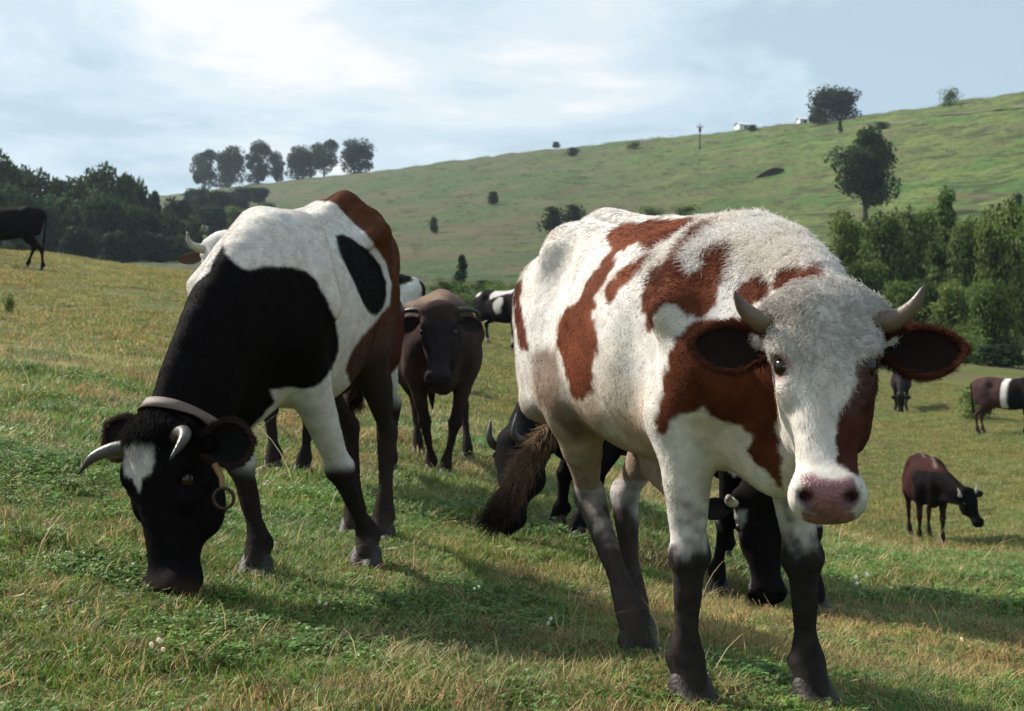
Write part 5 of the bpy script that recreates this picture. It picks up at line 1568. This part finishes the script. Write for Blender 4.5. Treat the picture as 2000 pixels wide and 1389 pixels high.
def build_bank():
    # an eroded scar in the hillside: a lip of turf over a bare earth face
    d = hit(1500, 342) or 285.0
    m, nt, N, L, b = new_mat("bare_earth")
    geo = N.new("ShaderNodeNewGeometry"); nz = N.new("ShaderNodeTexNoise"); nz.inputs["Scale"].default_value = 1.4; nz.inputs["Detail"].default_value = 6
    L.new(geo.outputs["Position"], nz.inputs["Vector"])
    cr = N.new("ShaderNodeValToRGB"); cr.color_ramp.elements[0].color = (.05, .032, .02, 1); cr.color_ramp.elements[1].color = (.16, .10, .06, 1)
    L.new(nz.outputs["Fac"], cr.inputs["Fac"]); L.new(cr.outputs["Color"], b.inputs["Base Color"]); b.inputs["Roughness"].default_value = 1
    n, k = 26, 6
    V = []; F = []
    x0 = (1470 - 1000) / FPX * d; x1 = (1538 - 1000) / FPX * d
    for i in range(n):
        t = i / (n - 1); x = x0 + (x1 - x0) * t; y = d + 6 * (t - .5)
        s = math.sin(math.pi * t) ** .7
        g0 = ground(x, y)
        for j in range(k):
            q = j / (k - 1)
            # out over the slope at the top, cut back below
            V.append((x, y - 1.6 * s + 2.6 * s * (1 - q) * 0.2 + (1.2 * s if 0 < q < .8 else -.1), g0 + (q * 1.1 - .2) * s + random.uniform(-.05, .05)))
        V.append((x, y + 3.0, ground(x, y + 3.0) + .15 * s))
    kk = k + 1
    for i in range(n - 1):
        for j in range(kk - 1): F.append((i * kk + j, (i + 1) * kk + j, (i + 1) * kk + j + 1, i * kk + j + 1))
    o = mesh_obj("earth_bank", V, F, m); tag(o, "bare brown eroded bank in the hillside", None, None, "structure")
build_bank()

def build_track():
    m, nt, N, L, b = new_mat("dirt_track"); b.inputs["Base Color"].default_value = (.13, .105, .07, 1); b.inputs["Roughness"].default_value = 1
    V = []; F = []; n = 60
    for i in range(n):
        u = 1665 + (2150 - 1665) * i / (n - 1); d = 345 - 55 * i / (n - 1)
        for k, dd in enumerate((0, 2.2)):
            x = (u - 1000) / FPX * (d + dd); V.append((x, d + dd, ground(x, d + dd) + .12))
    for i in range(n - 1): F.append((2 * i, 2 * i + 2, 2 * i + 3, 2 * i + 1))
    o = mesh_obj("dirt_track", V, F, m); tag(o, "narrow dirt track running along the top of the right slope", None, None, "structure")
build_track()

# ------------------------------------------------------------------ turf
def grass_mat():
    m, nt, N, L, b = new_mat("turf_blades")
    a = N.new("ShaderNodeAttribute"); a.attribute_name = "Col"
    t = N.new("ShaderNodeAttribute"); t.attribute_name = "tint"; t.attribute_type = 'INSTANCER'
    mu = N.new("ShaderNodeVectorMath"); mu.operation = 'MULTIPLY'
    L.new(a.outputs["Color"], mu.inputs[0]); L.new(t.outputs["Color"], mu.inputs[1])
    L.new(mu.outputs[0], b.inputs["Base Color"]); b.inputs["Roughness"].default_value = .5; b.inputs["Specular IOR Level"].default_value = .22
    tr = N.new("ShaderNodeBsdfTranslucent"); L.new(mu.outputs[0], tr.inputs["Color"])
    mix = N.new("ShaderNodeMixShader"); mix.inputs[0].default_value = .35
    L.new(b.outputs[0], mix.inputs[1]); L.new(tr.outputs[0], mix.inputs[2])
    L.new(mix.outputs[0], N["Material Output"].inputs["Surface"])
    return m
MAT_GRASS = grass_mat()

def blade(V, F, Cc, x, y, h, w, a, bend, col, rg, seg=3):
    o = len(V); dx, dy = math.cos(a), math.sin(a); sx, sy = -dy, dx
    for i in range(seg + 1):
        t = i / seg; ww = w * (1 - t) ** .7 * .5
        px = x + dx * bend * h * t * t; py = y + dy * bend * h * t * t; pz = h * (t - .35 * bend * t * t)
        if i < seg:
            V += [(px + sx * ww, py + sy * ww, pz), (px - sx * ww, py - sy * ww, pz)]; Cc += [col, col]
        else: V.append((px, py, pz)); Cc.append(col)
    for i in range(seg - 1):
        F.append((o + 2 * i, o + 2 * i + 1, o + 2 * i + 3, o + 2 * i + 2))
    F.append((o + 2 * seg - 2, o + 2 * seg - 1, o + 2 * seg))

def tuft(kind, seed):
    rg = random.Random(seed); V, F, C = [], [], []
    if kind == "green":
        for i in range(22):
            r = .055 * math.sqrt(rg.random()); a = rg.uniform(0, 6.28)
            g = rg.uniform(.75, 1.3)
            c = (.062 * g, .122 * g, .020 * g) if rg.random() < .8 else (.16 * g, .15 * g, .05 * g)
            blade(V, F, C, r * math.cos(a), r * math.sin(a), rg.uniform(.014, .046), rg.uniform(.0028, .005), rg.uniform(0, 6.28), rg.uniform(.2, 1.3), c, rg)
    elif kind == "clover":
        for i in range(12):
            r = .065 * math.sqrt(rg.random()); a = rg.uniform(0, 6.28); x, y = r * math.cos(a), r * math.sin(a); z = rg.uniform(.010, .035)
            g = rg.uniform(.75, 1.3); c = (.070 * g, .132 * g, .030 * g)
            for k in range(3):
                b_ = a + k * 2.094 + rg.uniform(-.2, .2); s = rg.uniform(.004, .008); o = len(V)
                cx, cy = x + math.cos(b_) * s, y + math.sin(b_) * s; tz = rg.uniform(-.004, .004)
                for q in range(5):
                    t = b_ + math.pi + q * 1.2566; V.append((cx + s * .95 * math.cos(t), cy + s * .95 * math.sin(t), z + (tz if q else 0) + rg.uniform(-.002, .002))); C.append(c)
                F.append(tuple(range(o, o + 5)))
        for i in range(6):
            r = .06 * math.sqrt(rg.random()); a = rg.uniform(0, 6.28)
            blade(V, F, C, r * math.cos(a), r * math.sin(a), rg.uniform(.02, .05), .003, rg.uniform(0, 6.28), rg.uniform(.2, 1.2), (.06, .11, .018), rg)
    elif kind == "dry":
        for i in range(18):
            r = .06 * math.sqrt(rg.random()); a = rg.uniform(0, 6.28); g = rg.uniform(.7, 1.3)
            c = (.26 * g, .20 * g, .09 * g) if rg.random() < .7 else (.10 * g, .11 * g, .03 * g)
            blade(V, F, C, r * math.cos(a), r * math.sin(a), rg.uniform(.018, .062), rg.uniform(.0022, .0038), rg.uniform(0, 6.28), rg.uniform(.3, 1.6), c, rg)
    elif kind == "rust":
        for i in range(9):
            r = .05 * math.sqrt(rg.random()); a = rg.uniform(0, 6.28); g = rg.uniform(.7, 1.3); h = rg.uniform(.03, .075)
            c = (.20 * g, .14 * g, .072 * g)
            an = rg.uniform(0, 6.28); bd = rg.uniform(.1, .6)
            blade(V, F, C, r * math.cos(a), r * math.sin(a), h, .0028, an, bd, c, rg)
            for k in range(9):
                t = .45 + .55 * k / 8; px = r * math.cos(a) + math.cos(an) * bd * h * t * t; py = r * math.sin(a) + math.sin(an) * bd * h * t * t; pz = h * (t - .35 * bd * t * t)
                s = rg.uniform(.0018, .0038); o = len(V); b_ = rg.uniform(0, 6.28)
                V += [(px, py, pz - s), (px + s * math.cos(b_), py + s * math.sin(b_), pz), (px, py, pz + s), (px - s * math.cos(b_), py - s * math.sin(b_), pz)]; C += [c] * 4
                F.append((o, o + 1, o + 2, o + 3))
        for i in range(8):
            r = .05 * math.sqrt(rg.random()); a = rg.uniform(0, 6.28)
            blade(V, F, C, r * math.cos(a), r * math.sin(a), rg.uniform(.03, .07), .003, rg.uniform(0, 6.28), rg.uniform(.2, 1.2), (.07, .10, .022), rg)
    elif kind == "stem":
        c = (.34, .27, .15)
        blade(V, F, C, 0, 0, rg.uniform(.16, .26), .0032, rg.uniform(0, 6.28), rg.uniform(.5, 1.0), c, rg, 5)
    elif kind == "flower":
        for q in range(3):
            x, y, z = rg.uniform(-.04, .04), rg.uniform(-.04, .04), rg.uniform(.03, .06)
            bv, bf = uv_ball((x, y, z), rg.uniform(.005, .008), 6, 4); o = len(V)
            V += [tuple(v) for v in bv]; C += [(.62, .60, .52)] * len(bv); F += [tuple(np.array(f) + o) for f in bf]
            blade(V, F, C, x, y, z, .002, 0, 0, (.07, .11, .03), rg, 2)
    elif kind == "litter":
        for q in range(12):
            r = .07 * math.sqrt(rg.random()); a = rg.uniform(0, 6.28); x, y = r * math.cos(a), r * math.sin(a); b_ = rg.uniform(0, 6.28); l = rg.uniform(.012, .05); o = len(V)
            g = rg.uniform(.5, 1.2); w_ = rg.uniform(.0015, .004)
            ux, uy = math.cos(b_), math.sin(b_)
            V += [(x, y, .004), (x - uy * w_, y + ux * w_, .006), (x + ux * l - uy * w_, y + uy * l + ux * w_, .010), (x + ux * l, y + uy * l, .008)]; C += [(.20 * g, .145 * g, .10 * g)] * 4
            F.append((o, o + 1, o + 2, o + 3))
    elif kind == "meadow":       # a wider, coarser patch for the middle distance
        for i in range(34):
            r = .16 * math.sqrt(rg.random()); a = rg.uniform(0, 6.28); g = rg.uniform(.7, 1.3)
            c = (.078 * g, .120 * g, .024 * g) if rg.random() < .6 else (.23 * g, .18 * g, .08 * g)
            blade(V, F, C, r * math.cos(a), r * math.sin(a), rg.uniform(.02, .06), rg.uniform(.006, .010), rg.uniform(0, 6.28), rg.uniform(.2, 1.2), c, rg, 2)
    me = bpy.data.meshes.new("tuft_" + kind)
    me.from_pydata(V, [], F)
    at = me.attributes.new("Col", 'FLOAT_COLOR', 'POINT')
    c4 = np.ones((len(V), 4), dtype=np.float32); c4[:, :3] = np.array(C)
    at.data.foreach_set("color", c4.ravel())
    me.materials.append(MAT_GRASS)
    return me

KINDS = ["green", "green", "green", "clover", "clover", "dry", "dry", "rust", "rust", "stem", "stem", "flower", "litter", "meadow", "meadow"]
def make_turf():
    src = bpy.data.collections.new("turf_kinds")
    for i, k in enumerate(KINDS):
        src.objects.link(bpy.data.objects.new("%02d_tuft" % i, tuft(k, 100 + i)))
    rg = np.random.default_rng(77)
    def scatter(r0, r1, dens, hw=.43):
        n = int(dens * hw * (r1 * r1 - r0 * r0))
        y = np.sqrt(rg.random(n) * (r1 * r1 - r0 * r0) + r0 * r0); x = rg.uniform(-hw, hw, n) * y
        return x, y
    def emit(x, y, mode):
        n = len(x); P = np.stack([x, y, 0 * x], 1)
        dry = fbm(P, .9, 51, 3) * .6 + fbm(P, .28, 52, 2) * .4
        dry = dry + .20 * sstep(-.05, -.28, x / y) * sstep(8, 18, y) + .05 * sstep(.05, .2, x / y) * sstep(9, 14, y) * sstep(30, 20, y)
        dry = dry + .10 * np.exp(-(((x + .15) / .8) ** 2 + ((y - 4.2) / .55) ** 2))
        fine = fbm(P, 3.5, 53, 2)
        u = rg.random(n)
        k = np.full(n, 0)
        if mode == "near":
            pd = .15 + .55 * sstep(.40, .66, dry + (fine - .5) * .35)
            isdry = rg.random(n) < pd
            clo = (rg.random(n) < .04 + .30 * sstep(.42, .70, fbm(P, 1.6, 54, 2))) & ~isdry
            k = rg.integers(0, 3, n)
            k = np.where(clo, rg.integers(3, 5, n), k)
            k = np.where(isdry, rg.integers(5, 7, n), k)
            k = np.where(isdry & (dry + (fine - .5) * .3 > .54) & (u < .03), rg.integers(7, 9, n), k)
            k = np.where(u > .9975, rg.integers(9, 11, n), k)
            k = np.where((u > .985) & (u < .9858) & clo, 11, k)
            k = np.where((u > .90) & (u < .97) & (fine > .52), 12, k)
        else:
            k = rg.integers(13, 15, n)
            isdry = rg.random(n) < .15 + .75 * sstep(.44, .64, dry + (fine - .5) * .3)
        s = rg.uniform(.75, 1.3, n)
        hgt = (.75 + .7 * fbm(P, 2.2, 55, 2))
        scl = np.stack([s, s, s * hgt], 1)
        # sparse where the earth shows
        bare = fbm(P, 1.2, 57, 3) + (fine - .5) * .3
        bare = bare + .34 * np.exp(-(((x - .16) / .50) ** 2 + ((y - 6.1) / .55) ** 2))
        keepm = (bare < .60) | (rg.random(n) < .22)
        # nothing grows through a hoof
        g = 1.65 * (1 + rg.normal(0, .24, (n, 1))); hue = fbm(P, 1.3, 58, 3)[:, None] - .5
        g = g * (.62 + .76 * fbm(P, 4.5, 61, 3)[:, None])
        tint = g * (1 + hue * np.array([[.75, .1, -.2]]))
        if mode != "near":
            tint = np.where(isdry[:, None], tint * np.array([[1.45, 1.12, 1.15]]), tint)
        return [a[keepm] for a in (P, k, scl, np.clip(tint, .3, 2.5))]
    parts = []
    x, y = scatter(2.4, 7.6, 2100); parts.append(emit(x, y, "near"))
    x, y = scatter(7.6, 15, 560)
    a = emit(x, y, "near"); a[2] = a[2] * 1.55; parts.append(a)
    x, y = scatter(9, 52, 62); parts.append(emit(x, y, "far"))
    P = np.concatenate([p[0] for p in parts]); K = np.concatenate([p[1] for p in parts]); SC = np.concatenate([p[2] for p in parts]); TI = np.concatenate([p[3] for p in parts])
    P[:, 2] = TER.z(P[:, 0], P[:, 1]) - .004
    n = len(P)
    me = bpy.data.meshes.new("grass")
    me.vertices.add(n); me.vertices.foreach_set("co", P.astype(np.float32).ravel())
    rot = np.stack([rg.normal(0, .12, n), rg.normal(0, .12, n), rg.uniform(0, 6.283, n)], 1)
    for nm, ty, dat, key in (("kind", 'INT', K, "value"), ("rot", 'FLOAT_VECTOR', rot, "vector"), ("scl", 'FLOAT_VECTOR', SC, "vector"), ("tint", 'FLOAT_VECTOR', TI, "vector")):
        at = me.attributes.new(nm, ty, 'POINT')
        at.data.foreach_set(key, np.ascontiguousarray(dat, dtype=np.int32 if ty == 'INT' else np.float32).ravel())
    o = bpy.data.objects.new("grass", me); COL.objects.link(o)
    tag(o, "short grazed grass with clover and dry stalks covering the pasture", None, None, "stuff")
    ng = bpy.data.node_groups.new("scatter_turf", 'GeometryNodeTree')
    ng.interface.new_socket("Geometry", in_out='INPUT', socket_type='NodeSocketGeometry')
    ng.interface.new_socket("Geometry", in_out='OUTPUT', socket_type='NodeSocketGeometry')
    N, L = ng.nodes, ng.links
    gi, go = N.new("NodeGroupInput"), N.new("NodeGroupOutput")
    ci = N.new("GeometryNodeCollectionInfo"); ci.inputs["Collection"].default_value = src
    ci.inputs["Separate Children"].default_value = True; ci.inputs["Reset Children"].default_value = True
    ip = N.new("GeometryNodeInstanceOnPoints"); ip.inputs["Pick Instance"].default_value = True
    def named(nm, ty):
        a = N.new("GeometryNodeInputNamedAttribute"); a.data_type = ty; a.inputs["Name"].default_value = nm; return a.outputs["Attribute"]
    L.new(gi.outputs[0], ip.inputs["Points"]); L.new(ci.outputs[0], ip.inputs["Instance"])
    L.new(named("kind", 'INT'), ip.inputs["Instance Index"])
    er = N.new("FunctionNodeEulerToRotation"); L.new(named("rot", 'FLOAT_VECTOR'), er.inputs[0]); L.new(er.outputs[0], ip.inputs["Rotation"])
    L.new(named("scl", 'FLOAT_VECTOR'), ip.inputs["Scale"])
    L.new(ip.outputs[0], go.inputs[0])
    md = o.modifiers.new("scatter", 'NODES'); md.node_group = ng
    return n
print("turf tufts", make_turf())

def make_hill_grass():
    """coarse tussocks, dry bents and low scrub over the far hillside"""
    rg = np.random.default_rng(99)
    n = 26000
    y = np.exp(rg.uniform(math.log(75), math.log(560), n)); x = rg.uniform(-.42, .42, n) * y
    z = TER.z(x, y)
    P = np.stack([x, y, 0 * x], 1)
    q = np.stack([x * .5, y * .25, z], 1)
    a = fbm(P, .05, 71, 3); b = fbm(q, .35, 72, 3); c = fbm(P, .25, 73, 2)
    keep = rg.random(n) < .25 + 1.2 * sstep(.44, .60, b * .6 + c * .4)
    green = np.array([.62, .80, .55]); dark = np.array([.34, .44, .40]); straw = np.array([1.35, 1.05, 1.0]); brown = np.array([.75, .55, .60])
    u = rg.random(n)[:, None]
    west = sstep(60, -20, x)[:, None]
    t = np.where(u < .45, green, np.where(u < .68 + .12 * west, dark, np.where(u < .86, straw, brown)))
    t = t * (1 + rg.normal(0, .15, (n, 1))) * (.8 + .4 * a[:, None])
    s = rg.uniform(2.2, 5.0, n) * (1 + .8 * (rg.random(n) < .06)) * np.clip(y / 250, .45, 1.5)
    P[:, 2] = z - .05
    me = bpy.data.meshes.new("hill_grass")
    P, s, t = P[keep], s[keep], np.clip(t[keep], .1, 2.5); n = len(P)
    me.vertices.add(n); me.vertices.foreach_set("co", P.astype(np.float32).ravel())
    K = rg.integers(13, 15, n)
    rot = np.stack([0 * s, 0 * s, rg.uniform(0, 6.283, n)], 1); SC = np.stack([s, s, s * rg.uniform(.7, 1.8, n)], 1)
    for nm, ty, dat, key in (("kind", 'INT', K, "value"), ("rot", 'FLOAT_VECTOR', rot, "vector"), ("scl", 'FLOAT_VECTOR', SC, "vector"), ("tint", 'FLOAT_VECTOR', t, "vector")):
        at = me.attributes.new(nm, ty, 'POINT')
        at.data.foreach_set(key, np.ascontiguousarray(dat, dtype=np.int32 if ty == 'INT' else np.float32).ravel())
    o = bpy.data.objects.new("hill_grass", me); COL.objects.link(o)
    tag(o, "coarse tussocks and dry grass scattered over the far hillside", None, None, "stuff")
    md = o.modifiers.new("scatter", 'NODES'); md.node_group = bpy.data.node_groups["scatter_turf"]
make_hill_grass()

# ------------------------------------------------------------------ air
def build_haze(density):
    lo, hi = (-1110, -1110, -75), (1110, 1110, 150)
    V = [(x, y, z) for x in (lo[0], hi[0]) for y in (lo[1], hi[1]) for z in (lo[2], hi[2])]
    F = [(0, 1, 3, 2), (4, 6, 7, 5), (0, 4, 5, 1), (2, 3, 7, 6), (0, 2, 6, 4), (1, 5, 7, 3)]
    m = bpy.data.materials.new("thin_haze"); m.use_nodes = True
    nt = m.node_tree; nt.nodes.clear()
    o_ = nt.nodes.new("ShaderNodeOutputMaterial"); v = nt.nodes.new("ShaderNodeVolumePrincipled")
    v.inputs["Color"].default_value = (.74, .86, 1.0, 1); v.inputs["Density"].default_value = density; v.inputs["Anisotropy"].default_value = .2
    nt.links.new(v.outputs[0], o_.inputs["Volume"])
    o = mesh_obj("haze", V, F, m, None, False)
    tag(o, "thin bluish summer haze in the air over the valley", None, None, "stuff")
build_haze(.00014)
